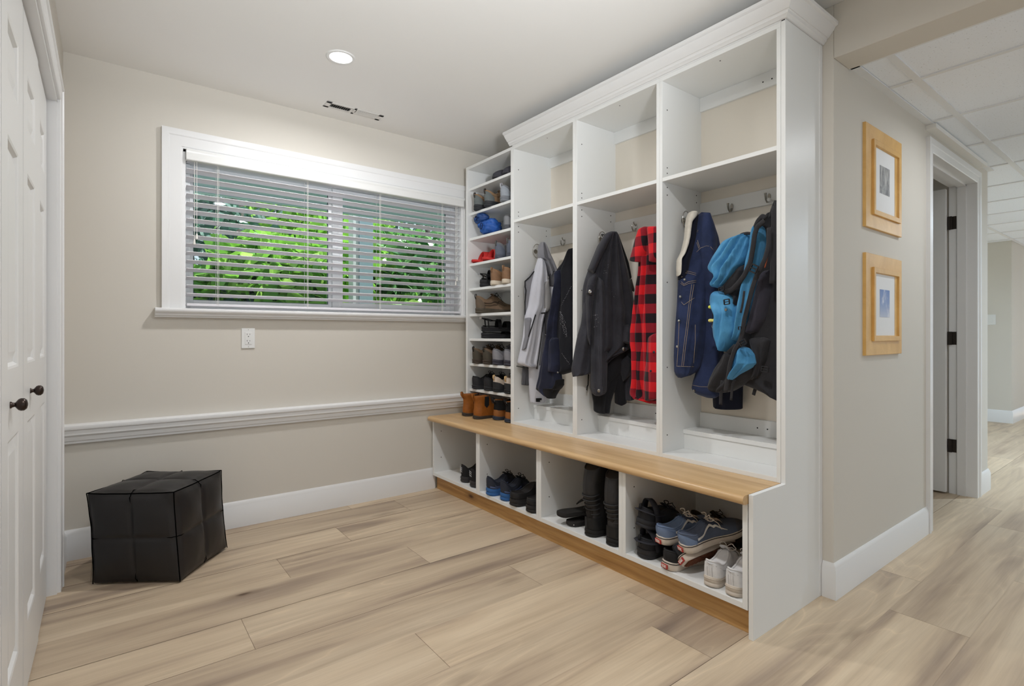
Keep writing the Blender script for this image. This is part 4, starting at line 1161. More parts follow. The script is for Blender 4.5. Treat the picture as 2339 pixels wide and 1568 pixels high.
# top shelf: dark slippers
SL = [(0, .05), (.1, .048), (.3, .05), (.45, .07), (.52, .078), (.65, .076), (.8, .068), (.92, .056), (1, .036)]
for px, dx, lb in ((1140, .02, 'dark grey felt slipper on the top shelf of the tower'), (1161, .0, 'dark grey felt slipper on the top shelf against the locker side')):
    sneaker(lb, tback(px, 0), (66, 66, 74), (60, 60, 66), yaw=172, laces=False, ridge=0, lin_c=(50, 50, 54), top=SL, gap=[(0, .7), (.1, .85), (.35, .8), (.46, .5), (.52, 0), (1, 0)], L=.27, heel=.016, toe=.014, name='slipper')

# --- bench cubbies
ZS = 0.1185
def bench(px, py, dz=0.0): return on_z(px, py, ZS)+Vector((0.0, 0, dz))
def white_marks(S, t):
    mb = MB()
    for k in range(3):
        v = .34+.13*k
        mb.tube([S.surf(.0, v, 1)+Vector((-.002, .012, .006)), S.surf(.0, v, 1)+Vector((-.003, .004, -.004)), S.surf(.0, v, 1)+Vector((-.003, -.004, .003)), S.surf(.0, v, 1)+Vector((-.002, -.012, -.005))], .0011, 5)
    mb.build('heel_marks', fm((220, 220, 220), .5), t, local=True)
TR = [(0, .112), (.05, .102), (.16, .070), (.30, .078), (.42, .108), (.50, .108), (.60, .088), (.72, .066), (.85, .056), (.94, .046), (1, .03)]
sneaker('black trainer with white heel marks, nearer the back wall', bench(1052, 1103)+Vector((.012, 0, 0)), (24, 24, 26), (54, 52, 53), yaw=-4, side=-1, lin_c=(16, 16, 17), top=TR, heel=.034, toe=.026, extra=white_marks)
sneaker('black trainer with white heel marks, against the cubby divider', bench(1073, 1114)+Vector((.012, 0, 0)), (26, 26, 28), (54, 52, 53), yaw=-4, lin_c=(16, 16, 17), top=TR, heel=.034, toe=.026, extra=white_marks)
for px, py, sd, lb in ((1112, 1134, -1, 'blue soled black running shoe, first in its cubby'), (1143, 1145, 1, 'blue soled black running shoe beside the black clogs')):
    sneaker(lb, bench(px, py)+Vector((.012, 0, 0)), (38, 42, 54), (52, 100, 160), yaw=-3, side=sd, lin_c=(34, 38, 48), lace=(20, 20, 22), heel_c=(46, 50, 62), eye_c=(28, 30, 38), top=TR, heel=.040, toe=.030, ridge=.02,
            stripe=[(.02, .42, lambda x: .10+.25*min(x, .3), lambda x: .20+.25*min(x, .3)), (.10, .40, lambda x: .30+.1*x, lambda x: .37+.1*x)], stripe_c=(84, 96, 132))
CL = [(0, .074), (.1, .068), (.25, .066), (.42, .092), (.52, .112), (.60, .108), (.72, .090), (.85, .074), (.94, .060), (1, .04)]
for px, py, sd, lb in ((1176, 1162, -1, 'black slip-on clog next to the blue soled runner'), (1210, 1175, 1, 'black slip-on clog against the cubby divider')):
    sneaker(lb, bench(px, py)+Vector((.010, 0, 0)), (36, 35, 36), (42, 40, 40), yaw=-2, side=sd, laces=False, lin_c=(28, 28, 29), top=CL, gap=[(0, .78), (.1, .86), (.35, .84), (.46, .6), (.53, 0), (1, 0)], heel=.036, toe=.026, W=.116, rough=.55, name='clog', stripe=[(0, .34, .04, .10), (0, .3, .30, .35)], stripe_c=(52, 50, 50), col_r=.004)
p = bench(1290, 1203)
flipflop('lower black flip-flop of the stack beside the tall boots', p+Vector((.02, -.005, 0)), (44, 42, 41), yaw=-12, dot=True)
flipflop('upper black flip-flop of the stack beside the tall boots', p+Vector((-.012, .030, .041)), (40, 39, 38), yaw=-14, side=-1, pitch=2)
boot('tall black ribbed boot with its open top, left of the pair', bench(1343, 1229)+Vector((.012, 0, 0)), (44, 43, 44), (32, 32, 33), .345, yaw=-4, moto=True, rough=.45, side=-1, sole_h=.03, W=.112)
boot('tall black ribbed boot against the cubby divider', bench(1396, 1252)+Vector((.012, 0, 0)), (46, 45, 46), (32, 32, 33), .335, yaw=-2, moto=True, rough=.45, side=1, sole_h=.03, W=.112)
# near cubby
def velcro(S, t):
    for tt, h in ((.16, .075), (.02, .06)):
        mb = MB()
        if tt > .1:
            arc_strap(mb, S, .22, .095, .030, .004, ov=1.1, lean=-.03)
        else:
            pts = [S.surf(x, .55, -1)+S.normal(x, .55, -1)*.004 for x in (.30, .18, .08, .03)]+[S.surf(0, .55, 1)+Vector((-.006, 0, 0))]+[S.surf(x, .55, 1)+S.normal(x, .55, 1)*.004 for x in (.03, .08, .18, .30)]
            mb.tube(pts, .014, 8, flat=.25)
        mb.build('velcro_strap', fm((46, 46, 52), .8), t, smooth=180, local=True)
SAN = [(0, .085), (.06, .080), (.18, .072), (.30, .080), (.42, .092), (.50, .092), (.60, .080), (.72, .066), (.85, .058), (.94, .048), (1, .034)]
p = bench(1456, 1275)
sneaker('lower black strapped water shoe in the near cubby corner', p+Vector((.012, -.008, 0)), (40, 40, 44), (42, 41, 43), yaw=-10, laces=False, lin_c=(22, 22, 24), top=SAN, heel=.036, toe=.028, W=.118, name='water_shoe', extra=velcro, tab=(24, 24, 26))
sneaker('upper black strapped water shoe propped on its twin', p+Vector((.010, .000, .128)), (34, 34, 38), (40, 40, 44), yaw=-12, pitch=-10, side=-1, laces=True, lin_c=(20, 20, 22), top=SAN, heel=.034, toe=.028, W=.118, name='water_shoe', extra=velcro, tab=(20, 20, 22))
VT = [(0, .078), (.05, .076), (.17, .060), (.30, .064), (.42, .088), (.50, .090), (.60, .078), (.72, .064), (.85, .057), (.94, .050), (1, .040)]
wave = [(.19, .66, lambda x: curve(WLO, x), lambda x: curve(WHI, x))]
WLO = [(.19, .30), (.27, .36), (.36, .58), (.42, .60), (.50, .40), (.58, .28), (.66, .24)]; WHI = [(.19, .52), (.27, .54), (.36, .74), (.42, .74), (.50, .52), (.58, .37), (.66, .27)]
VK = dict(top=VT, heel=.032, toe=.028, spring=.008, ridge=0, foxline=((40, 36, 40), .86), flare=1.06, tong=.014)
q1 = on_x(1508, 1244, 1.800)
q2 = on_x(1560, 1262, 1.800)
BL = (104, 122, 152)
sneaker('faded blue skate shoe behind its twin on the black pair', q1, BL, (212, 200, 186), yaw=-14, pitch=7, side=-1, heel_c=(112, 130, 160), toe_c=(84, 92, 108), eye_c=(58, 66, 84), lin_c=(170, 164, 156), lace=(206, 196, 184), stripe=wave, stripe_c=(214, 212, 208), heel_tag=(176, 62, 54), name='skate_shoe', **VK)
sneaker('faded blue skate shoe with white wave stripe on top of the pile', q2, (86, 96, 116), (212, 200, 186), yaw=-22, pitch=12, side=1, heel_c=(112, 130, 160), toe_c=(88, 92, 104), eye_c=(58, 66, 84), lin_c=(170, 164, 156), lace=(206, 196, 184), stripe=wave, stripe_c=(214, 212, 208), heel_tag=(176, 62, 54), name='skate_shoe', **VK)
VK2 = dict(VK); VK2['foxline'] = ((24, 22, 24), .86); VK2['laces'] = False
sneaker('black skate shoe with dirty white sole standing under the blue pair', bench(1517, 1304)+Vector((.012, 0, 0)), (34, 34, 36), (206, 194, 182), yaw=-10, lin_c=(30, 30, 32), lace=(24, 24, 26), heel_tag=(170, 58, 52), name='skate_shoe', **VK2)
sneaker('black skate shoe tipped on its side showing the brown tread', Vector((1.795, 1.232, ZS+.0435)), (38, 40, 44), (206, 194, 182), yaw=-8, roll=-50, pitch=3, side=-1, lin_c=(30, 30, 32), lace=(24, 24, 26), heel_tag=(170, 50, 46), name='skate_shoe',
        extra=lambda S, t: MB_tread(S, t), **VK2)
AF = [(0, .098), (.05, .095), (.16, .074), (.30, .080), (.42, .106), (.50, .106), (.60, .088), (.72, .070), (.85, .062), (.94, .053), (1, .042)]
def af_seams(S, t):
    mb = MB()
    for yy in (-.008, .008):
        mb.tube([S.surf(.004, v, 1 if yy > 0 else -1)+Vector((-.0012, yy*.5, 0)) for v in (.05, .2, .35, .5)], .0008, 4)
    mb.tube([S.surf(x, .62-1.2*x, -1)+S.normal(x, .62-1.2*x, -1)*.001 for x in (.20, .14, .08, .03)]+[S.surf(0, .62, 1)+Vector((-.001, 0, 0))]+[S.surf(x, .62-1.2*x, 1)+S.normal(x, .62-1.2*x, 1)*.001 for x in (.03, .08, .14, .20)], .0010, 4)
    mb.build('stitching', fm((176, 174, 174), .8), t, local=True)
    mb = MB()
    c = S.surf(0.0, .78, 1)+Vector((-.003, 0, 0))
    pts = [c+Vector((0, .016-.032*k/8, .004*math.sin(k/8*math.pi*1.2+2.2))) for k in range(9)]
    mb.tube(pts, [.0008+.0014*math.sin(math.pi*k/8) for k in range(9)], 5); mb.build('heel_mark', fm((206, 205, 206), .5), t, local=True)
for loc, yw_, sd, lb in ((Vector((1.785, 1.120, ZS)), 8, -1, 'white leather sneaker with scuffed sole, left of the pair'), (Vector((1.783, 1.034, ZS)), 2, 1, 'white leather sneaker against the near cubby side')):
    sneaker(lb, loc, (222, 221, 222), (208, 198, 186), yaw=yw_, side=sd, heel_c=(228, 228, 230), lin_c=(112, 104, 102), lace=(214, 208, 202), top=AF, heel=.036, toe=.028, ridge=.015, eye_c=(224, 223, 224), rough=.5, extra=af_seams, W=.099, tong=.024, foxline=((190, 178, 164), .80))
# dim things at the back of the near cubby
sneaker('brown patterned shoe at the back of the near cubby', Vector((2.205, 1.478, ZS+.001)), (70, 52, 32), (38, 33, 28), yaw=-84, pitch=0, lin_c=(40, 30, 22), lace=(70, 56, 36), top=HK, name='shoe', L=.25, W=.10)
t = thing('shoe_bag', 'slack black cloth bag at the back right of the near cubby', 'bag', (2.235, 1.13, ZS))
mb = MB(); rows = []
for i in range(15):
    z = i/14; row = []
    for j in range(28):
        a = 2*math.pi*j/28
        w_ = .080*(1-z**2.2)+.004; d_ = .042*(1-z**1.6)+.004
        w_ *= 1+.12*noise.noise(Vector((math.cos(a)*1.3, math.sin(a)*1.3, z*3)))
        row.append(Vector((2.235+d_*math.cos(a), 1.115+.05*z+w_*math.sin(a), ZS+.008+.175*z+.006*noise.noise(Vector((a, z*4, 2))))))
    rows.append(row)
mb.rows(rows, cu=True, cap=True); mb.build('sack', M['black'], t, smooth=180)

# --- settle the footwear: side by side without touching, soles on their boards
from mathutils import Euler
def bbox(t):
    m = Matrix.LocRotScale(Vector(t.location), Euler(t.rotation_euler), None)
    lo = Vector((9, 9, 9)); hi = -lo
    for c in t.children:
        for v in c.data.vertices:
            p = m @ v.co
            for i in range(3): lo[i] = min(lo[i], p[i]); hi[i] = max(hi[i], p[i])
    return lo, hi
def pack(ts, lo, hi, zb=None, xmax=None, gap=.0015):
    ts = sorted(ts, key=lambda t: bbox(t)[0].y+bbox(t)[1].y)
    cur = lo
    for t in ts:
        a, b_ = bbox(t)
        if a.y < cur+gap: t.location.y += cur+gap-a.y
        cur = bbox(t)[1].y
    top = hi
    for t in reversed(ts):
        a, b_ = bbox(t)
        if b_.y > top-gap: t.location.y -= b_.y-(top-gap)
        top = bbox(t)[0].y
    for t in ts:
        a, b_ = bbox(t)
        if zb is not None: t.location.z += zb+.0008-a.z
        if xmax is not None and b_.x > xmax: t.location.x -= b_.x-xmax
TOW = [[] for _ in range(11)]; BEN = [[] for _ in range(4)]
for lab in FOOT:
    t = PL[lab]; l = t.location
    if l.y > 2.62 and l.z > .55:
        k = min(range(len(SH)), key=lambda i: abs(SH[i]-l.z))
        if abs(SH[k]-l.z) < .012: TOW[k].append(t)
    elif l.y > 2.62 and l.z > .49: TOW[10].append(t)
    elif l.z < .125:
        for i in range(4):
            if edges[i] < l.y < edges[i+1]: BEN[i].append(t)
for k in range(9): pack(TOW[k], TY0+TP, TY1-.021, SH[k], 2.302)
pack(TOW[10], TY0+TP, 3.24, ZB, 2.302)
for i in (1, 2, 3): pack(BEN[i], edges[i]+.0195, edges[i+1]-.0195, ZS-.0005, 2.285)
pack([PL['lower black strapped water shoe in the near cubby corner']], edges[0]+.0195, edges[1]-.0195, ZS-.0005)
pack([PL['black strappy sport sandal lying on top of its twin']], TY0+TP, TY1-.021, None, 2.302)
# ------------------------------------------------------------------ coats and bags
def cloth(name, rgb, rough=0.85, var=0.12, bmp=0.35, bscale=650, wr=0.25, sheen=0.1, spec=0.2, vscale=9, rgb2=None):
    m, nt, p = new_mat(name)
    c = lin(rgb); v = coords(nt)
    f = noise_tex(nt, v, vscale, 4, 0.6, 0.4)
    c2 = lin(rgb2) if rgb2 else tuple(x*(1-var) for x in c)
    nt.links.new(ramp(nt, f, [(0.35, c), (0.66, c2)]), p.inputs['Base Color'])
    p.inputs['Roughness'].default_value = rough; p.inputs['Specular IOR Level'].default_value = spec
    p.inputs['Sheen Weight'].default_value = sheen; p.inputs['Sheen Roughness'].default_value = 0.5
    a = noise_tex(nt, v, bscale, 2, 0.5)
    w = noise_tex(nt, coords(nt, (1, 1, .45)), 22, 4, 0.6, 1.0)
    b1 = N(nt, 'ShaderNodeBump', Strength=wr, Distance=0.012); nt.links.new(w, b1.inputs['Height'])
    b2 = N(nt, 'ShaderNodeBump', Strength=bmp, Distance=0.0008); nt.links.new(a, b2.inputs['Height']); nt.links.new(b1.outputs[0], b2.inputs['Normal'])
    nt.links.new(b2.outputs[0], p.inputs['Normal'])
    return m

class Plane:
    """a vertical plane through A and B on which a garment hangs; its normal points out of the locker"""
    def __init__(s, A, B):
        s.A = Vector((A[0], A[1], 0)); s.d = (Vector((B[0], B[1], 0))-s.A).normalized()
        s.n = Vector((s.d.y, -s.d.x, 0))
        if s.n.x+s.n.y > 0: s.n = -s.n
    def sz(s, px, py, off=0.0):
        r = ray(px, py); A = s.A+s.n*off
        t = (A.x*s.n.x+A.y*s.n.y)/(r.x*s.n.x+r.y*s.n.y)
        p = r*t; return ((Vector((p.x, p.y, 0))-A).dot(s.d), p.z+H)
    def pt(s, a, z, off=0.0): return s.A+s.d*a+s.n*off+Vector((0, 0, z))

class Puff:
    def __init__(s, pl, outline, front, back=0.015, off=0.0, folds=(), rnd=0, amp=0.010, seed=1, nu=26, nv=56, p=2.3, top=0.03, hem=0.012, noise_amp=0.003, smooth_edge=True, side_open=False):
        s.pl, s.front, s.back, s.off, s.p = pl, front, back, off, p
        s.noise_amp, s.seed = noise_amp, seed
        q = [pl.sz(x, y, off) for x, y in outline]
        s.z1 = max(z for _, z in q); s.z0 = min(z for _, z in q)
        s.rowsr = []; s.nv, s.nu = nv, nu
        for i in range(nv+1):
            z = s.z1-(s.z1-s.z0)*(0.002+0.996*i/nv); xs = []
            for k in range(len(q)):
                (a, za), (b, zb) = q[k], q[(k+1) % len(q)]
                if (za-z)*(zb-z) <= 0 and abs(za-zb) > 1e-9: xs.append(a+(b-a)*(z-za)/(zb-za))
            s.rowsr.append([min(xs), max(xs), z])
        if smooth_edge:
            for _ in range(2):
                old = [r[:] for r in s.rowsr]
                for i in range(1, nv):
                    for e in (0, 1): s.rowsr[i][e] = (old[i-1][e]+2*old[i][e]+old[i+1][e])/4
        s.top, s.hem = top, hem
        g = random.Random(seed)
        s.folds = [(a, b, h, w, 0, 1) if len(f) == 4 else f for f in folds for a, b, h, w in [f[:4]]] if folds else []
        for k in range(rnd):
            a = g.uniform(-.8, .8); s.folds.append((a*g.uniform(.3, .9), a+g.uniform(-.12, .12), amp*g.choice((1, 1, -1))*g.uniform(.5, 1.1), g.uniform(.07, .16), g.uniform(-.1, .35), g.uniform(.6, 1.2)))
    def ext(s, t):
        x = min(max(t, 0), 1)*s.nv; i = min(int(x), s.nv-1); f = x-i
        return tuple(s.rowsr[i][k]*(1-f)+s.rowsr[i+1][k]*f for k in range(3))
    def env(s, u, t):
        h = s.z1-s.z0
        e = max(0.0, 1-abs(u)**s.p)**(1/s.p)
        a = min(1, (t*h)/s.top) if s.top else 1; b = min(1, ((1-t)*h)/s.hem) if s.hem else 1
        return e*math.sqrt(max(0, 1-(1-a)**2))*(0.35+0.65*math.sqrt(max(0, 1-(1-b)**2)) if s.hem else 1)
    def disp(s, u, t):
        e = s.env(u, t); d = s.front*e
        a, b, z = s.ext(t); wid = (b-a)/2
        for f in s.folds:
            u0, u1, h, w, t0, t1 = f
            uc = u0+(u1-u0)*t; k = 1
            if t < t0: k = math.exp(-((t-t0)/.08)**2)
            if t > t1: k = math.exp(-((t-t1)/.08)**2)
            d += h*math.exp(-((u-uc)/w)**2)*k*min(1, e*1.6)
        q = Vector((u*wid*9+s.seed*3.1, z*7, s.seed))
        d += s.noise_amp*(noise.noise(q)+.6*noise.noise(q*2.7))*min(1, e*2)
        return d
    def mesh(s, mb, mi=0):
        rows = []; uvs = []
        for i in range(s.nv+1):
            t = i/s.nv; a, b, z = s.ext(t); row = []
            us = [math.sin(math.pi/2*(-1+2*j/s.nu)) for j in range(s.nu+1)]
            for u in us:
                row.append((s.pl.pt((a+b)/2+(b-a)/2*u, z, s.off+s.disp(u, t)), (u, t)))
            for u in us[::-1][1:-1]:
                row.append((s.pl.pt((a+b)/2+(b-a)/2*u, z, s.off-s.back*s.env(u, t)), (u, t)))
            rows.append(row)
        o = len(mb.v)
        for r in rows:
            for p, (u, t) in r:
                a, b, z = s.ext(t); uvs.append(((a+b)/2+(b-a)/2*u, z))
        mb.rows([[p for p, _ in r] for r in rows], cu=True, cap=True, mi=mi)
        for k, uv in enumerate(uvs): mb.uv[o+k] = uv
        return s
    def at(s, px, py, off=0.0):
        a0, z = s.pl.sz(px, py, s.off)
        for _ in range(3):
            t = (s.z1-z)/(s.z1-s.z0); a, b, _z = s.ext(t); u = max(-1, min(1, (a0-(a+b)/2)/max(1e-6, (b-a)/2)))
            d = s.disp(u, t)
            a0, z = s.pl.sz(px, py, s.off+d)
        return s.pl.pt(a0, z, s.off+d+off)
    def line(s, mb, pts, r=0.0011, off=0.001, n=5, sub=6, flat=1.0):
        P = []
        for k in range(len(pts)-1):
            for j in range(sub):
                f = j/sub; P.append((pts[k][0]+(pts[k+1][0]-pts[k][0])*f, pts[k][1]+(pts[k+1][1]-pts[k][1])*f))
        P.append(pts[-1])
        mb.tube([s.at(x, y, off) for x, y in P], r, n, flat=flat, up=s.pl.n if flat != 1 else None)

def puff(t, name, m, pl, outline, *a, **k):
    P = Puff(pl, outline, *a, **k); mb = MB(); P.mesh(mb); P.o = mb.build(name, m, t, smooth=180); return P
def lines(t, name, m, P, segs, r=0.0011, off=0.001, parent=None, flat=1.0):
    mb = MB()
    for s in segs: P.line(mb, s, r, off, flat=flat)
    return mb.build(name, m, parent or t, smooth=180)
def button(t, P, px, py, m, r=0.008, off=0.002, parent=None):
    c = P.at(px, py, off); mb = MB().disc(c, P.pl.n, r, .0025, 16); mb.disc(c+P.pl.n*.003, P.pl.n, r*.45, .001, 12); return mb.build('button', m, parent or t, smooth=50)

# ---------------- grey technical jacket (left locker)
GL = cloth('pale_grey_shell', (196, 197, 206), .7, .06, .15, wr=.30)
GM = cloth('mid_grey_shell', (128, 128, 134), .75, .10, .2, wr=.30)
GD = cloth('charcoal_shell', (82, 82, 87), .75, .10, .2, wr=.30)
GB = cloth('black_trim', (22, 22, 24), .8)
pl = Plane((2.01, 2.572), (2.262, 2.468))
t = thing('jacket', 'light and dark grey jacket hanging in the left locker', 'jacket', (2.14, 2.52, 0.80))
puff(t, 'lining', GM, pl, [(1222, 612), (1198, 643), (1197, 660), (1199, 690), (1197, 725), (1206, 740), (1232, 730), (1232, 640)], .012, .008, 0.0, rnd=4, amp=.005, seed=4)
puff(t, 'back_panel', GM, pl, [(1236, 700), (1258, 690), (1264, 740), (1256, 800), (1253, 846), (1226, 846), (1228, 760)], .022, .01, 0.0, rnd=4, seed=5, amp=.006)
puff(t, 'sleeve', GL, pl, [(1206, 832), (1240, 832), (1244, 858), (1250, 905), (1246, 919), (1228, 923), (1211, 921), (1207, 870)], .034, .02, 0.0, rnd=3, seed=6, amp=.006, hem=.006)
puff(t, 'inner_sleeve', GD, pl, [(1194, 832), (1208, 832), (1208, 881), (1191, 881)], .014, .01, -.004, rnd=1, seed=7, amp=.004)
body = puff(t, 'front_panel', GL, pl, [(1229, 588), (1238, 592), (1247, 612), (1250, 632), (1256, 672), (1256, 702), (1247, 716), (1241, 740), (1236, 790), (1229, 842), (1200, 840), (1179.5, 836), (1187, 805), (1194, 770), (1198.5, 723), (1206, 700), (1213, 650), (1221, 615)],
            .050, .012, .010, folds=[(-.1, -.55, .012, .16), (.35, .25, -.012, .10), (.62, .55, .010, .12), (.1, -.1, .006, .10)], seed=8, hem=.008, noise_amp=.005)
yoke = puff(t, 'hood', GM, pl, [(1236.5, 553), (1242, 554), (1250, 568), (1262, 592), (1273, 620), (1272, 627), (1254, 632), (1247, 614), (1239, 596), (1229, 592), (1228, 580), (1230, 562)], .042, .03, .016, folds=[(-.35, -.55, .010, .14), (.1, -.05, -.018, .16), (.6, .5, .010, .2)], seed=9, hem=.01)
slu = puff(t, 'upper_sleeve', GD, pl, [(1254, 626), (1262, 618), (1273, 619), (1278, 640), (1278, 658), (1266, 655), (1253.5, 657)], .040, .02, .026, rnd=2, seed=10, amp=.005)
slw = puff(t, 'sleeve_patch', GL, pl, [(1253.5, 654), (1266, 652), (1278.5, 655), (1279.5, 667), (1274, 709), (1256.5, 705)], .041, .02, .026, rnd=2, seed=11, amp=.004)
sll = puff(t, 'lower_sleeve', GD, pl, [(1256.5, 702), (1274, 706), (1269, 740), (1262, 775), (1252, 770), (1244, 763), (1243, 735), (1247, 714)], .042, .02, .026, folds=[(-.2, -.4, -.012, .2), (.3, .2, .01, .2)], seed=12)
mid = puff(t, 'side_panel', cloth('stone_shell', (150, 149, 150), .75), pl, [(1236, 650), (1249, 634), (1255.5, 673), (1256, 703), (1247, 714.5), (1236, 713)], .056, .01, .010, rnd=3, seed=13, amp=.004)
puff(t, 'pocket', GM, pl, [(1198.5, 726), (1216, 722), (1222, 724), (1212, 760), (1200, 795), (1190, 800), (1196, 770)], .046, .005, .016, seed=14, rnd=2, amp=.004)
lines(t, 'zipper', GB, body, [[(1223, 719), (1214, 748), (1205, 775), (1199, 797)], [(1245, 716), (1237, 760), (1232, 800), (1226, 841)], [(1236, 716), (1246, 715)]], .0036, .004)
lines(t, 'hem_tape', fm((70, 70, 66), .8), body, [[(1180, 837), (1200, 841), (1219, 843), (1228, 842)]], .003, -.004)
lines(t, 'logo', GB, slw, [[(1270, 662), (1272, 657), (1273, 661)], [(1274, 658), (1277, 664)]], .0011, .0008)
lines(t, 'cuff_piping', fm((200, 200, 204), .8), sll, [[(1245, 764), (1252, 769), (1258, 773)]], .003, .002)
vt = Puff(pl, [(1206, 832), (1240, 832), (1244, 858), (1250, 905), (1246, 919), (1211, 921), (1207, 870)], .036, .02, 0.0)
mb = MB(); mb.rows([[vt.at(x, y, .003) for x in (1223.5, 1228, 1232.5, 1237)] for y in (910, 914, 918.5)]); mb.build('cuff_tab', GB, t)
lines(t, 'edge_tape', GB, Puff(pl, [(1222, 612), (1198, 643), (1197, 660), (1199, 690), (1197, 725), (1206, 740), (1232, 730), (1232, 640)], .012, .008, 0.0), [[(1220, 620), (1209, 634), (1199, 643), (1199, 655), (1201, 664), (1199, 690), (1199, 720)]], .0034, .002)

# ---------------- navy jacket with a mesh panel, half behind the divider
NV = cloth('navy_twill', (40, 44, 66), .8, .2, .3, wr=.3, rgb2=(30, 33, 48))
pl2 = Plane((2.10, 2.48), (2.115, 2.12))
t = thing('jacket', 'navy and black mesh jacket hanging beside the grey jacket', 'jacket', (2.10, 2.28, 0.83))
nb = puff(t, 'mesh_body', cloth('black_mesh', (24, 25, 31), .8, .1, .6, 420, wr=.3), pl2, [(1308, 568), (1304, 582), (1292, 606), (1276, 617), (1279, 640), (1280, 680), (1276, 720), (1270, 770), (1272, 830), (1280, 856), (1296, 856), (1308, 850), (1313, 848), (1316, 700), (1313, 565)], .040, .03, 0.0, folds=[(-.7, -.6, .012, .14), (0, .2, .010, .3)], seed=21, rnd=3, amp=.006)
sl = puff(t, 'sleeve', NV, pl2, [(1277, 620), (1284, 615), (1288, 640), (1283, 690), (1277, 740), (1276, 780), (1279, 820), (1281, 846), (1285, 879), (1276, 893), (1265.5, 910), (1245, 899), (1228, 890), (1232, 874), (1241, 836), (1249, 797), (1262, 750), (1270, 705), (1277, 660)], .055, .02, .028, folds=[(.2, -.2, .014, .20, .2, .9), (-.4, -.6, -.010, .15, .3, .9), (.55, .5, -.012, .14, .3, .8)], seed=22, hem=.01, noise_amp=.005)
lines(t, 'cuff', GB, sl, [[(1230, 884), (1247, 892), (1262, 894), (1272, 886)]], .0012, .001)
cf = puff(t, 'cuff_band', GB, pl2, [(1228, 888), (1230, 884), (1247, 890), (1262, 892), (1272, 886), (1284, 866), (1286, 880), (1276, 895), (1265.5, 911), (1245, 900)], .050, .02, .034, seed=23, hem=.006, top=.006)
fl_ = puff(t, 'flap', NV, pl2, [(1266, 770), (1276, 772), (1279, 800), (1280.5, 835), (1277, 852), (1260, 849), (1262, 810)], .052, .01, .042, seed=24, rnd=2, amp=.004)
button(t, fl_, 1275, 851, M['chrome'], .005, .004)
mb = MB(); rr = random.Random(3)
for (x0, y0, x1, y1, w_, n_) in ((1305, 655, 1281, 700, 1, 16), (1280, 712, 1294, 770, 10, 90), (1284, 808, 1302, 833, 1, 12)):
    for k in range(n_):
        f = k/n_; x = x0+(x1-x0)*f+rr.uniform(-.5, .5)*w_*(math.sin(math.pi*f)+.2); y = y0+(y1-y0)*f+rr.uniform(-1, 1)
        mb.disc(nb.at(x, y, .001), pl2.n, .0011, .0006, 5)
props(mb.build('reflective_dots', fm((196, 196, 204), .4), t), kind='stuff')

# ---------------- black denim jacket over a hoodie
BD = cloth('black_denim', (56, 56, 63), .82, .2, .4, 800, wr=.35, rgb2=(42, 42, 48))
BK = cloth('black_jersey', (28, 28, 32), .9, .1, .3, wr=.2)
ST_ = fm((92, 92, 98), .9)
pl = Plane((1.985, 2.068), (2.262, 1.862))
t = thing('denim_jacket', 'black denim jacket over a black hoodie in the middle locker', 'jacket', (2.12, 1.965, 0.75))
hd = puff(t, 'hoodie', BK, pl, [(1352, 800), (1440, 780), (1452, 800), (1454, 838), (1440, 856), (1424, 868), (1412, 872), (1404, 893), (1396, 918), (1392, 946), (1372, 946), (1356, 942.5), (1355, 918), (1350, 895)], .030, .02, .004, folds=[(.2, -.2, .010, .3), (.5, .3, -.01, .14)], seed=31, hem=.006)
puff(t, 'hoodie_sleeve', BK, pl, [(1402, 850), (1428, 850), (1430, 905), (1431, 922), (1418, 927), (1404, 922)], .026, .015, .000, rnd=2, seed=32, amp=.005, hem=.006)
puff(t, 'back_sleeve', BD, pl, [(1424, 850), (1448, 840), (1447, 880), (1449, 913), (1436, 916), (1423.5, 914), (1422, 882)], .026, .015, .003, rnd=2, seed=33, amp=.005, hem=.006)
puff(t, 'hoodie_hem', cloth('washed_black', (44, 44, 49), .85), pl, [(1413, 828), (1432, 811), (1444, 826), (1454, 841), (1440, 856), (1422, 872), (1416, 850)], .030, .01, .018, seed=34, rnd=1, amp=.004)
lines(t, 'drawstring', GB, Puff(pl, [(1330, 840), (1352, 840), (1352, 900), (1330, 900)], .01), [[(1345, 856), (1344, 880), (1342, 884), (1341, 893)]], .0035, -.01)
bd = puff(t, 'body', BD, pl, [(1394, 530), (1402, 529), (1408.5, 531), (1417, 557), (1426, 592), (1435, 625), (1443, 665), (1450, 707), (1450, 750), (1449.5, 792), (1440, 796), (1433, 800), (1420, 808), (1405, 815), (1388, 827), (1384, 840), (1348, 846), (1334, 800), (1330, 740), (1330, 690), (1331, 658), (1336, 637), (1343, 618), (1364, 564), (1381, 536)],
          .075, .012, .004, folds=[(-.35, -.55, -.016, .07, .1, .75), (-.1, -.22, .018, .10, .05, .9), (.12, .08, -.020, .07, .05, .95), (.35, .36, .016, .11, .08, 1), (.56, .60, -.014, .07, .1, 1), (.78, .80, .008, .1, .2, 1)], seed=35, noise_amp=.005, top=.02, hem=.01, nu=40)
fp = puff(t, 'front_panel', BD, pl, [(1333, 690), (1350, 700), (1356, 760), (1356, 820), (1350, 857), (1330, 858), (1308, 861), (1304.5, 845), (1309, 820), (1318, 770), (1327, 740)], .042, .012, .018, folds=[(.1, -.3, .010, .2), (.5, .3, -.010, .15)], seed=36, hem=.008, noise_amp=.005)
fs = puff(t, 'sleeve', BD, pl, [(1362, 632), (1376, 640), (1385, 690), (1388, 740), (1387.5, 800), (1386, 860), (1384.5, 900), (1372, 904), (1360, 904.5), (1349.5, 900), (1348, 880), (1347.5, 820), (1349, 760), (1353, 700), (1357, 655)], .062, .02, .036, folds=[(.1, .15, .010, .25), (-.5, -.4, -.006, .14), (.4, .5, -.008, .14, .3, .8)], seed=37, hem=.008, noise_amp=.005)
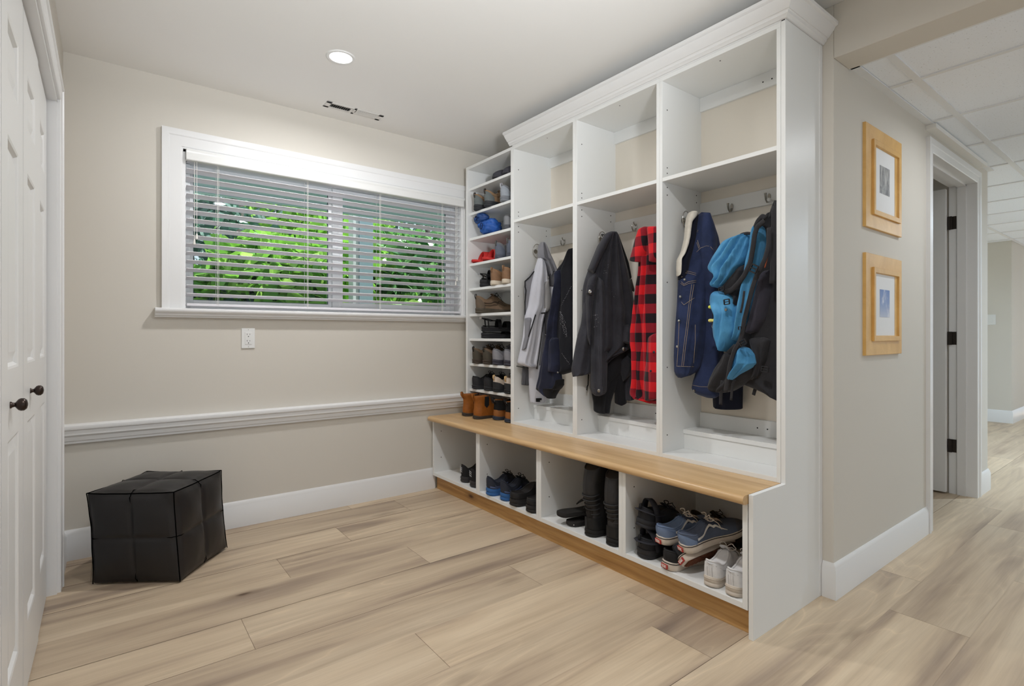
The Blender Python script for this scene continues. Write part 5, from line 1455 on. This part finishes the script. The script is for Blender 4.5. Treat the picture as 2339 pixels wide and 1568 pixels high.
col = puff(t, 'collar', BD, pl, [(1394, 529.5), (1404, 530), (1398, 541), (1388, 558), (1372, 590), (1358, 620), (1353, 628), (1346, 622), (1341, 619), (1364, 563), (1381, 535)], .070, .01, .034, seed=38, hem=.01, noise_amp=.002)
lt = puff(t, 'left_sleeve', BD, pl, [(1342, 640), (1356, 622), (1364, 630), (1358, 660), (1352, 700), (1349, 740), (1345, 790), (1338, 770), (1336, 700), (1338, 660)], .058, .01, .030, rnd=1, seed=39, amp=.004)
puff(t, 'sleeve_hem', BD, pl, [(1418, 745), (1440, 740), (1450, 752), (1450, 792.5), (1440, 788), (1424, 784), (1409, 781), (1411, 765)], .040, .01, .052, folds=[(0, 0, .006, .4)], seed=40, hem=.006, top=.05)
tb = puff(t, 'waist_tab', BD, pl, [(1393, 803), (1424, 792), (1434, 797), (1431, 802), (1400, 815), (1395, 811)], .012, .004, .068, seed=41, top=.004, hem=.004, noise_amp=0, nv=20)
tb2 = puff(t, 'cuff_tab', BD, pl, [(1342, 650), (1356, 650), (1357, 668), (1350, 676), (1338, 671)], .016, .004, .082, seed=42, top=.004, hem=.004, noise_amp=0, nv=20)
button(t, tb, 1424.5, 798, M['nickel'], .0085); button(t, tb2, 1347.5, 666.5, M['chrome'], .0095); button(t, fs, 1368, 893, M['nickel'], .0085)
lines(t, 'stitching', ST_, fs, [[(1367, 790), (1368.5, 830), (1369, 880)], [(1372, 740), (1373, 800), (1373, 880)], [(1350, 885), (1359, 889), (1361, 900)], [(1376, 884), (1375, 899)]], .0007, .0005)
lines(t, 'stitching', ST_, tb, [[(1394, 804), (1422, 794)], [(1398, 813), (1431, 801)]], .0007, .0005)
lines(t, 'stitching', ST_, bd, [[(1434, 788), (1448, 792)], [(1362, 585), (1350, 612)], [(1404, 560), (1418, 553)], [(1389, 826), (1404, 814)]], .0007, .0008)
mb = MB(); g = random.Random(5)
for cx_, cy_, nn in ((1358, 725, 9), (1386, 612, 6), (1383, 618, 4), (1371, 580, 4), (1401, 672, 4), (1360, 742, 5), (1317, 810, 3), (1330, 815, 3)):
    for k in range(nn):
        x, y = cx_+g.uniform(-5, 5), cy_+g.uniform(-7, 7)
        mb.tube([bd.at(x, y, .035 if cx_ < 1365 else .001), bd.at(x+g.uniform(-2.5, 2.5), y+g.uniform(-1, 1), .0365 if cx_ < 1365 else .002)], .0006, 4)
props(mb.build('frayed_threads', fm((150, 150, 156), .9), t), kind='stuff')
tg = puff(t, 'hang_tag', fm((72, 70, 66), .8), pl, [(1436, 638), (1443, 637), (1450, 664), (1448, 667), (1441, 664)], .006, .003, -.012, seed=43, top=.003, hem=.003, noise_amp=0, nv=16)
puff(t, 'back_edge', GB, pl, [(1408, 532), (1412, 534), (1420, 556), (1436, 600), (1443, 636), (1437, 640), (1424, 600), (1412, 560)], .012, .01, -.010, seed=44, noise_amp=.001)
mb = MB().tube([bd.at(1381, 535, -.02), bd.at(1379, 531, -.06), on_y(1376, 540, 2.03)], .003, 6); mb.build('hanging_loop', GB, t)

# ---------------- red plaid shirt
def plaid():
    m, nt, p = new_mat('red_plaid')
    tc = N(nt, 'ShaderNodeTexCoord'); sx = N(nt, 'ShaderNodeSeparateXYZ'); nt.links.new(tc.outputs['UV'], sx.inputs[0])
    acc = None
    for k, per in ((0, .086), (1, .093)):
        a = N(nt, 'ShaderNodeMath', operation='DIVIDE'); nt.links.new(sx.outputs[k], a.inputs[0]); a.inputs[1].default_value = per
        f = N(nt, 'ShaderNodeMath', operation='FRACT'); nt.links.new(a.outputs[0], f.inputs[0])
        l = N(nt, 'ShaderNodeMath', operation='LESS_THAN'); nt.links.new(f.outputs[0], l.inputs[0]); l.inputs[1].default_value = .5
        if acc is None: acc = l.outputs[0]
        else:
            s_ = N(nt, 'ShaderNodeMath', operation='ADD'); nt.links.new(acc, s_.inputs[0]); nt.links.new(l.outputs[0], s_.inputs[1]); acc = s_.outputs[0]
    h = N(nt, 'ShaderNodeMath', operation='MULTIPLY'); nt.links.new(acc, h.inputs[0]); h.inputs[1].default_value = .5
    r = N(nt, 'ShaderNodeValToRGB'); r.color_ramp.interpolation = 'CONSTANT'; e = r.color_ramp.elements; e.new(.75)
    for i, (q, c) in enumerate(((0, (214, 34, 42)), (.25, (140, 30, 42)), (.75, (36, 26, 32)))): e[i].position = q; e[i].color = (*lin(c), 1)
    nt.links.new(h.outputs[0], r.inputs[0])
    n = noise_tex(nt, coords(nt), 500, 2)
    nt.links.new(mix(nt, .35, r.outputs[0], ramp(nt, n, [(.3, (.7, .7, .7)), (.7, (1.15, 1.15, 1.15))]), 'MULTIPLY'), p.inputs['Base Color'])
    p.inputs['Roughness'].default_value = .9; p.inputs['Specular IOR Level'].default_value = .15; p.inputs['Sheen Weight'].default_value = .15
    bump(nt, p, n, .3, .001)
    return m
PD = plaid()
pl = Plane((2.155, 1.794), (2.105, 1.575))
t = thing('shirt', 'red and black buffalo plaid shirt in the middle locker', 'shirt', (2.15, 1.69, 0.77))
pb = puff(t, 'body', PD, pl, [(1480, 520), (1508, 518), (1508, 700), (1508, 924), (1497, 923), (1471, 917), (1478, 908.5), (1455, 907), (1447, 910), (1446, 904), (1453, 872), (1454, 840), (1452, 803), (1449, 790), (1449.5, 750), (1456, 705), (1464, 665), (1471, 625), (1473, 600), (1476, 570)],
          .050, .02, 0.0, folds=[(-.55, -.62, .016, .14, .2, 1), (-.25, -.30, -.022, .08, .15, 1), (-.05, -.02, .018, .10, .1, 1), (.18, .22, -.016, .08, .1, 1), (.5, .5, .012, .16)], seed=51, noise_amp=.004, top=.02, hem=.008, nu=40)
cl = puff(t, 'collar', PD, pl, [(1476, 518), (1484, 517), (1486, 530), (1484, 548), (1478, 575), (1469, 600), (1457, 599.5), (1445, 598), (1457, 550), (1467, 525)], .040, .012, .046, seed=52, noise_amp=.002, top=.02, hem=.006)
puff(t, 'collar_band', PD, pl, [(1482, 518), (1500, 517), (1508, 518), (1508, 575), (1500, 600), (1490, 600), (1486, 560)], .030, .01, .052, seed=53, noise_amp=.002, top=.02)
pk = puff(t, 'button_placket', PD, pl, [(1486, 770), (1502, 760), (1508, 765), (1507, 860), (1500, 914), (1480, 916), (1476, 862), (1481, 820)], .030, .01, .042, seed=54, rnd=2, amp=.005)
bm = fm((46, 50, 62), .3)
button(t, pk, 1494, 805, bm, .006); button(t, pk, 1487, 848, bm, .006)

# ---------------- sherpa lined denim jacket
DN = cloth('indigo_denim', (46, 57, 92), .85, .25, .45, 800, wr=.22, rgb2=(34, 43, 70))
SH_ = cloth('cream_sherpa', (214, 208, 196), .98, .12, 1.0, 160, wr=.3, vscale=60)
GS = fm((170, 152, 130), .8)
pl = Plane((2.058, 1.472), (2.272, 1.365))
t = thing('denim_jacket', 'dark blue denim jacket with cream sherpa collar by the backpack', 'jacket', (2.16, 1.42, 0.75))
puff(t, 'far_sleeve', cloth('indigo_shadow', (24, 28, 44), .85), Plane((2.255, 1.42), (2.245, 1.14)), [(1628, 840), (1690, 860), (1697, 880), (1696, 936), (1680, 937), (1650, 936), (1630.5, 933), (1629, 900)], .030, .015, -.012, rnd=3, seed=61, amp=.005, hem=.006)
sh = puff(t, 'sherpa_collar', SH_, pl, [(1573, 484), (1582, 482), (1592, 486), (1588, 496), (1577, 508), (1574, 540), (1570, 560), (1563, 576), (1560, 583), (1551, 592), (1551, 622), (1547, 632), (1546, 612), (1547, 594), (1553, 582), (1557, 572), (1563, 545), (1565, 520), (1567, 500)], .030, .012, .012, seed=62, noise_amp=.005, top=.012, hem=.01)
puff(t, 'inner_lining', cloth('dark_lining', (20, 23, 38), .9), pl, [(1582, 486), (1594, 487), (1588, 540), (1574, 600), (1566, 640), (1549, 640), (1550, 592), (1563, 577), (1572, 545), (1573, 515)], .022, .01, .010, seed=63, rnd=2, amp=.003)
jb = puff(t, 'body', DN, pl, [(1590, 487), (1606, 484.5), (1614, 497), (1622, 513), (1629, 530), (1636, 543), (1646, 580), (1646, 640), (1630, 760), (1596, 842), (1590, 843.5), (1579, 858), (1566, 859), (1552, 864), (1540.5, 861), (1539, 812), (1542, 750), (1546, 700), (1549.5, 632), (1565, 628), (1570, 600), (1577, 570), (1584, 530)],
          .052, .014, .006, folds=[(-.55, -.6, .008, .14, .4, 1), (.1, -.25, .010, .2, .3, 1)], seed=64, noise_amp=.004, top=.012, hem=.012, nu=36)
sv = puff(t, 'sleeve', DN, pl, [(1594, 487), (1606, 484.5), (1614, 497), (1623, 515), (1630, 532), (1636, 546), (1640, 600), (1644, 660), (1648, 740), (1646, 830), (1640, 905), (1631.5, 909.5), (1612, 909), (1600, 907), (1588, 904), (1578, 899), (1580.5, 880), (1592, 843), (1599, 790), (1599, 760), (1595, 709), (1590, 640), (1588.5, 582), (1592, 540)],
          .062, .014, .020, folds=[(-.3, -.1, .010, .3, .2, 1), (.5, .5, -.008, .2, .2, .9)], seed=65, noise_amp=.005, top=.012, hem=.012, nu=34)
lines(t, 'stitching', GS, sv, [[(1591, 576), (1600, 567), (1613, 562), (1622, 563), (1628, 570), (1631, 578)], [(1590, 550), (1596, 568)], [(1593, 549), (1598, 566)], [(1584, 522), (1594, 527)], [(1585, 526), (1593, 530)], [(1595, 487), (1589, 510), (1585, 522)], [(1581, 880), (1600, 884), (1625, 884.5), (1640, 884)]], .0009, .0006)
lines(t, 'stitching', GS, jb, [[(1562, 620), (1572, 620), (1590, 625)], [(1562, 624), (1572, 624), (1590, 629)], [(1556, 644), (1562, 650), (1572, 644), (1590, 641)], [(1555, 648), (1562, 653), (1573, 648), (1590, 645)],
      [(1580, 650), (1573, 700), (1568, 745), (1562, 790), (1557, 836)], [(1585, 650), (1577, 700), (1572, 745), (1566, 790), (1561, 836)], [(1556, 690), (1562, 697), (1572, 690), (1586, 681)], [(1551, 735), (1549, 790), (1546, 836)], [(1545, 837), (1560, 837.5), (1585, 838)], [(1588, 742), (1588, 780), (1584, 830)], [(1551, 629), (1559, 629)], [(1551, 633), (1559, 633)]], .0009, .0006)
for px, py in ((1564, 639), (1554, 678), (1551, 733), (1547, 792)): button(t, jb, px, py, M['chrome'], .006, .002)
button(t, sv, 1585, 893, M['nickel'], .006)
puff(t, 'sherpa_edge', SH_, pl, [(1630, 536), (1634, 540), (1647, 575), (1650, 592), (1645, 590), (1636, 560)], .012, .01, -.006, seed=66, noise_amp=.003)

# ---------------- backpack
NB = cloth('blue_ripstop', (84, 156, 202), .62, .2, .25, 700, wr=.35, spec=.3, rgb2=(60, 126, 172))
BN = cloth('black_nylon', (44, 43, 46), .75, .2, .4, 600, wr=.3)
BP = cloth('padded_mesh', (60, 58, 68), .95, .1, .8, 380, wr=.1)
pl = Plane((2.150, 1.345), (2.115, 0.992))
t = thing('backpack', 'blue and black hiking backpack hanging in the near locker', 'backpack', (2.10, 1.16, 0.76))
puff(t, 'back_panel', BN, pl, [(1757, 497), (1768, 480), (1780, 480), (1782, 700), (1782, 917), (1775, 913), (1757, 902), (1740, 892), (1716, 868), (1690, 884), (1668, 860), (1660, 800), (1680, 740), (1700, 660), (1716, 600), (1722, 560), (1726, 520), (1741, 500)], .030, .05, .0, folds=[(0, 0, .01, .4)], seed=71, rnd=4, amp=.006)
bs = puff(t, 'base', BN, pl, [(1660, 805), (1680, 800), (1705, 800), (1726, 815), (1732, 835), (1732, 856), (1716, 868), (1700, 880), (1686, 888), (1672, 895), (1657, 897.5), (1640, 895), (1625, 884), (1628, 866), (1636, 845), (1650, 826)], .060, .03, .030, folds=[(-.3, -.5, .012, .15), (.1, 0, -.014, .12), (.5, .3, .010, .2)], seed=72, noise_amp=.006)
sb = puff(t, 'side_panel', NB, pl, [(1741, 512), (1750, 520), (1752, 560), (1746, 600), (1736, 635), (1727, 670), (1719, 710), (1708, 745), (1697, 776), (1688, 780), (1690, 740), (1700, 680), (1712, 620), (1722, 575), (1732, 530)], .060, .03, .030, folds=[(-.2, .2, .010, .3), (.5, .5, -.01, .2)], seed=73, noise_amp=.006)
lid = puff(t, 'lid', NB, pl, [(1703, 536), (1717, 533), (1718, 560), (1714, 590), (1706, 606), (1694, 620), (1682, 638), (1668, 657), (1660, 659), (1651, 660), (1646, 650), (1653, 638), (1650, 632), (1641, 627), (1630, 619), (1629, 612), (1640, 592), (1664, 558), (1686, 543)],
           .085, .03, .036, folds=[(.5, -.55, .016, .12), (.75, -.1, -.020, .10), (.8, .2, .016, .10), (.9, .45, -.016, .09), (.2, -.8, -.012, .10)], seed=74, noise_amp=.010, nu=40)
pk = puff(t, 'front_pocket', NB, pl, [(1644, 664), (1668, 668), (1690, 675), (1695, 712), (1692, 758), (1680, 785), (1669, 804), (1655, 790), (1646, 772), (1642, 749), (1646, 722), (1640, 712), (1631, 695), (1634, 680)], .080, .03, .040, folds=[(-.5, .1, .014, .2, .3, 1), (.2, .05, -.012, .10, .3, 1), (.5, .3, .008, .2, .4, 1)], seed=75, noise_amp=.008)
lp = puff(t, 'lower_pocket', NB, pl, [(1700, 792), (1710, 795), (1724, 810), (1728, 831), (1712, 846), (1696, 858), (1683, 868), (1677, 848), (1684, 820)], .060, .02, .062, folds=[(-.3, -.5, -.016, .18), (.2, .0, .014, .18), (.6, .5, -.012, .15)], seed=76, noise_amp=.008)
puff(t, 'hip_belt', BP, pl, [(1736, 660), (1752, 618), (1762, 616), (1762, 680), (1752, 730), (1738, 758), (1720, 764), (1712, 760), (1722, 715)], .050, .02, .020, seed=77, noise_amp=.002, rnd=1, amp=.004)
puff(t, 'belt_wing', BN, pl, [(1712, 772), (1745, 770), (1760, 776), (1752, 820), (1738, 860), (1722, 868), (1730, 830), (1722, 800)], .036, .02, .026, seed=78, rnd=2, amp=.006)
puff(t, 'black_gusset', BN, pl, [(1694, 622), (1712, 604), (1718, 620), (1706, 660), (1694, 700), (1692, 680), (1668, 668), (1650, 664), (1660, 655)], .060, .03, .034, seed=79, rnd=2, amp=.005)
def strap(nm, pts, w_, off, m=BN, th=.30):
    P = Puff(pl, [(1600, 440), (1800, 440), (1800, 960), (1600, 960)], .0001, .0, off, noise_amp=0, nu=4, nv=8)
    mb = MB(); Q = []
    for k in range(len(pts)-1):
        for j in range(5):
            f = j/5; Q.append((pts[k][0]+(pts[k+1][0]-pts[k][0])*f, pts[k][1]+(pts[k+1][1]-pts[k][1])*f))
    Q.append(pts[-1]); Q2 = [Q[0]]+[((Q[i-1][0]+2*Q[i][0]+Q[i+1][0])/4, (Q[i-1][1]+2*Q[i][1]+Q[i+1][1])/4) for i in range(1, len(Q)-1)]+[Q[-1]]
    rows = []
    W3 = [pl.pt(*pl.sz(x, y, off), off) for x, y in Q2]
    mb.tube(W3, w_, 8, flat=th, up=pl.n)
    return mb.build(nm, m, t, smooth=180)
strap('shoulder_strap', [(1745, 505), (1730, 518), (1724, 535), (1720, 565), (1714, 600), (1700, 630), (1684, 650), (1670, 664), (1655, 668)], .011, .105, th=.5)
strap('shoulder_strap', [(1757, 520), (1756, 560), (1748, 590), (1738, 612), (1728, 630), (1718, 660), (1708, 700), (1700, 730), (1696, 760), (1690, 780), (1678, 800), (1668, 830), (1662, 870), (1657, 895)], .010, .112)
strap('webbing', [(1771, 458), (1764, 475), (1757, 498)], .005, .06, th=.3); strap('webbing', [(1773, 458), (1770, 490), (1764, 520), (1760, 560)], .007, .07, th=.3)
strap('webbing', [(1769, 470), (1768, 540), (1766, 600), (1764, 648)], .012, .085, th=.25)
strap('webbing', [(1692, 715), (1697, 690), (1700, 665)], .005, .125); strap('webbing', [(1678, 868), (1673, 880), (1670, 915)], .006, .10); strap('webbing', [(1650, 870), (1647, 895), (1646, 925)], .008, .085, th=.25)
strap('webbing', [(1729, 880), (1724, 892), (1721, 903)], .008, .02, th=.2); strap('webbing', [(1680, 790), (1660, 810), (1648, 835), (1640, 850)], .010, .085)
strap('haul_loop', [(1749, 499), (1741, 494), (1731, 505), (1723, 524)], .010, .085, th=.6)
strap('trim_tape', [(1686, 541), (1695, 535), (1706, 533), (1717, 534)], .006, .07, th=.6)
def buckle(px, py, off, w_=.013, h_=.010, rot=0, m=None):
    c = pl.pt(*pl.sz(px, py, off), off); ca, sa = math.cos(rot), math.sin(rot)
    a = pl.d*ca+Vector((0, 0, sa)); b = -pl.d*sa+Vector((0, 0, ca)); mb = MB()
    for u, v, su, sv in ((0, 1, 1, .18), (0, -1, 1, .18), (0, 0, .9, .14), (1, 0, .16, 1), (-1, 0, .16, 1)):
        mb.obox(c+a*u*w_+b*v*h_, a*w_*su, b*h_*sv, pl.n*.003)
    return mb.build('buckle', m or fm((34, 33, 35), .4), t, bevel=.0008)
buckle(1722, 614, .135, .014, .014, -.5); buckle(1697, 783, .135, .014, .010, .5); buckle(1747, 844, .075, .014, .010, -.1); buckle(1660, 690, .135, .012, .010, .1); buckle(1648, 660, .12, .012, .007, .1)
buckle(1690, 750, .13, .006, .006, 0)
yl = fm((222, 226, 92), .5); yl2 = fm((226, 214, 120), .5)
for px, py, m in ((1627, 701.5, yl), (1627, 732.5, yl2)):
    c = pl.pt(*pl.sz(px, py, .10), .10)
    mb = MB(); mb.tube([c-pl.d*.016, c-pl.d*.008, c, c+pl.d*.008, c+pl.d*.016], [.0065, .0075, .0060, .0075, .0065], 10); mb.build('cord_lock', m, t, smooth=60)
strap('elastic_cord', [(1642, 668), (1634, 682), (1629, 700), (1627, 732), (1627, 745), (1628, 748)], .0016, .100, th=1)
mb = MB(); c = pl.pt(*pl.sz(1628, 746, .10), .10); mb.tube([c+pl.d*.004*math.cos(a)+Vector((0, 0, .007*math.sin(a))) for a in [2*math.pi*k/12 for k in range(12)]], .0012, 5, closed=True); mb.build('zip_pull', M['chrome'], t)
mb = MB(); mb.disc(pl.pt(*pl.sz(1658, 708, .128), .128), pl.n, .006, .003); mb.build('snap', M['nickel'], t)
strap('orange_piping', [(1754, 582), (1750, 600), (1747, 612)], .003, .075, m=fm((150, 74, 44), .7), th=.6)
# loose strap end on the ledge
mb = MB().tube([(2.20, 1.075, .6155), (2.20, 1.04, .6165), (2.19, 1.01, .617), (2.18, .985, .6155)], [.002, .012, .016, .014], 8, flat=.15, up=(0, 0, 1))
props(mb.build('loose_strap', M['black'], smooth=180), 'loose black strap end lying on the ledge below the backpack', 'strap')
# ------------------------------------------------------------------ outside the window
def leaf_mat(name, a, b, tr):
    m = bpy.data.materials.new(name); m.use_nodes = True; nt = m.node_tree; p = nt.nodes['Principled BSDF']
    oi = N(nt, 'ShaderNodeNewGeometry')
    nt.links.new(ramp(nt, oi.outputs['Random Per Island'], [(0.1, lin(a)), (0.9, lin(b))]), p.inputs['Base Color'])
    p.inputs['Roughness'].default_value = 0.4; p.inputs['Specular IOR Level'].default_value = 0.5
    t = N(nt, 'ShaderNodeBsdfTranslucent'); t.inputs['Color'].default_value = (*lin(tr), 1)
    mx = N(nt, 'ShaderNodeMixShader'); mx.inputs[0].default_value = 0.35
    out = nt.nodes['Material Output']
    nt.links.new(p.outputs[0], mx.inputs[1]); nt.links.new(t.outputs[0], mx.inputs[2]); nt.links.new(mx.outputs[0], out.inputs['Surface'])
    return m
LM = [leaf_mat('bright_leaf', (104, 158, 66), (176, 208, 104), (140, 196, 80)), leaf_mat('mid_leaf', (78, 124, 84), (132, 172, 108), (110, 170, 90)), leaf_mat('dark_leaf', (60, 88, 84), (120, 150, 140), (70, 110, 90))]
BARK = mat('bark', (84, 80, 76), 0.9, 0.2, var=.4, vscale=8, bmp=.5, bscale=40, bdist=.01)
def shrub_mesh(seed, n, rx, ry, rz, size):
    g = random.Random(seed); mb = MB()
    for k in range(n):
        while True:
            d = Vector((g.gauss(0, 1), g.gauss(0, 1), g.gauss(0, 1)))
            if d.length > .1: break
        d.normalize(); r = g.uniform(.45, 1.0)**.6
        lump = 1+.35*noise.noise(d*2.2+Vector((seed, 0, 0)))
        c = Vector((d.x*rx, d.y*ry, d.z*rz+rz))*1.0
        c = Vector((d.x*rx*r*lump, d.y*ry*r*lump, max(.06, rz+d.z*rz*r*lump)))
        a = Vector((g.gauss(0, 1), g.gauss(0, 1), g.gauss(-.4, .6))).normalized(); b = a.orthogonal().normalized()
        q = Matrix.Rotation(g.uniform(0, 6.28), 3, a) @ b; nn = a.cross(q)
        L = size*g.uniform(.7, 1.3); w = L*g.uniform(.22, .34)
        mb.add([c, c+a*L*.35+q*w-nn*L*.06, c+a*L*.75+q*w*.7-nn*L*.10, c+a*L-nn*L*.2, c+a*L*.75-q*w*.7-nn*L*.10, c+a*L*.35-q*w-nn*L*.06, c+a*L*.5-nn*L*.02],
               [(0, 1, 6), (1, 2, 6), (2, 3, 6), (3, 4, 6), (4, 5, 6), (5, 0, 6)])
    return mb
SHRUBS = {}
def shrub(label, x, y, z, kind, sc, seed, rx=.8, ry=.6, rz=.75, n=1500, size=.16):
    t = thing('shrub', label, 'shrub', (x, y, z))
    key = (kind, seed)
    o = shrub_mesh(seed, n, rx*sc, ry*sc, rz*sc, size).build('foliage', LM[kind], t, local=True)
    o['kind'] = 'stuff'
    g = random.Random(seed+50)
    for k in range(4):
        mb = MB(); a = g.uniform(0, 6.28); e = Vector((.5*rx*sc*math.cos(a), .5*ry*sc*math.sin(a), rz*sc*g.uniform(.9, 1.5)))
        mb.tube([Vector((.05*math.cos(a), .05*math.sin(a), -.05)), e*.5+Vector((.05, 0, 0)), e], [.022, .015, .006], 6); mb.build('stem', BARK, t, local=True)
    return t
struct(MB().box(-6, 9, YB+0.2, 16, .55, 0.72).build('ground_outside', mat('pale_bounce_ground', (176, 178, 168), .95, .1, var=.3, vscale=3, bmp=.5, bscale=8, bdist=.03)))  # unseen ground, coloured pale to bounce sunlight up onto the soffit
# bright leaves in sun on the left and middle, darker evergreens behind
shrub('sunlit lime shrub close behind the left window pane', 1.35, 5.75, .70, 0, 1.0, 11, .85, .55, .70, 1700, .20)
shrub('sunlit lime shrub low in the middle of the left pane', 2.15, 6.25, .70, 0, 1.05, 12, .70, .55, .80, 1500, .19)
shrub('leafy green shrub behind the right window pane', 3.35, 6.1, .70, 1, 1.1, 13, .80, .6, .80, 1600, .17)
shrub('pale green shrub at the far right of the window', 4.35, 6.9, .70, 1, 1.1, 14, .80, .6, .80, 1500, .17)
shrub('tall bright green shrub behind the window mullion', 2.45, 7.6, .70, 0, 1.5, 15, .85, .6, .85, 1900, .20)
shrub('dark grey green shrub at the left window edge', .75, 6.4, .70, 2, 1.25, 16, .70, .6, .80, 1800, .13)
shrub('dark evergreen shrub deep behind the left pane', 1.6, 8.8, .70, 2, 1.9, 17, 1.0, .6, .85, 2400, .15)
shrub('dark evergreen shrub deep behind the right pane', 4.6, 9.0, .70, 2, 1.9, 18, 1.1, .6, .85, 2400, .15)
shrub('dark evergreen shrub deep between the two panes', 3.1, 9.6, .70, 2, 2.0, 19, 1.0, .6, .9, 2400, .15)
def trunk(label, x, y, r, lean):
    mb = MB().tube([(x, y, .68), (x+lean*.3, y, 1.6), (x+lean, y, 3.4)], [r*1.2, r, r*.8], 10)
    props(mb.build('tree_trunk', BARK, smooth=180), label, 'tree trunk')
trunk('dark tree trunk behind the left half of the blind', 1.22, 7.1, .085, .05)
trunk('slim tree trunk behind the right half of the blind', 3.62, 6.9, .06, -.04)
trunk('grey tree trunk near the right edge of the blind', 3.95, 7.4, .05, .06)
# deck above: pale blue-grey soffit and its post
M['soffit'] = mat('blue_soffit', (206, 226, 236), .7, .2)
mb = MB()
for k in range(10):
    y = YB+.22+k*.128
    mb.box(-2.5, 7.5, y, y+.122, 2.19, 2.215)
mb.box(-2.5, 7.5, YB+.2, 4.72, 2.215, 2.25)
struct(mb.build('roof_soffit', M['soffit']))
struct(MB().box(-2.5, 7.5, 4.66, 4.72, 2.15, 2.24).build('beam_deck', M['soffit']))
t = thing('deck_post', 'pale grey deck post with a white board behind the right pane', 'post', (2.0, 5.03, .72))
boxo('post', mat('post_grey', (150, 168, 178), .7), (1.945, 2.085, 4.98, 5.12, .72, 2.6), t); boxo('trim_board', M['trim'], (1.885, 1.944, 4.99, 5.11, .72, 2.6), t)
sun = bpy.data.lights.new('sun', 'SUN'); sun.energy = 8.0; sun.angle = math.radians(1.0); sun.color = (1, .96, .88)
so = bpy.data.objects.new('sun', sun); COL.objects.link(so); so.rotation_euler = (math.radians(9), math.radians(30), 0)

for k, (x, y, kd, rx, rz) in enumerate(((.9, 5.6, 2, .5, .35), (1.9, 5.5, 1, .55, .38), (2.75, 5.7, 0, .5, .40), (3.5, 5.55, 2, .5, .36), (4.2, 5.9, 1, .5, .4))):
    shrub(['low dark shrub at the left foot of the window view', 'low mid green shrub below the left pane centre', 'low bright shrub just left of the deck post', 'low dark shrub below the right pane', 'low green shrub at the right foot of the window view'][k], x, y, .72, kd, 1.0, 30+k, rx, .35, rz, 700, .13)
# ------------------------------------------------------------------ world and view
# unseen fill spot aimed at the ceiling, added for even room light
fl = bpy.data.lights.new('bounce_fill', 'SPOT'); fl.energy = 185; fl.color = (0.93, 0.965, 1.0); fl.spot_size = math.radians(76); fl.spot_blend = 1.0; fl.shadow_soft_size = 0.12
fo = bpy.data.objects.new('bounce_fill', fl); COL.objects.link(fo); fo.location = (0.55, -0.2, 1.45)
fo.rotation_euler = (Vector((0.93, 1.35, ZC))-Vector(fo.location)).to_track_quat('-Z', 'Y').to_euler()
wd = bpy.data.worlds.new('world'); SC.world = wd; wd.use_nodes = True
bg = wd.node_tree.nodes['Background']
bg.inputs['Color'].default_value = (0.84, 0.92, 1.0, 1); bg.inputs['Strength'].default_value = 0.78
SC.view_settings.view_transform = 'Standard'; SC.view_settings.look = 'None'
SC.view_settings.exposure = 0.36; SC.view_settings.gamma = 1.0; SC.view_settings.use_curve_mapping = False
SC.cycles.use_denoising = True
SC.cycles.max_bounces = 10; SC.cycles.diffuse_bounces = 6; SC.cycles.transparent_max_bounces = 16
SC.cycles.sample_clamp_indirect = 6.0
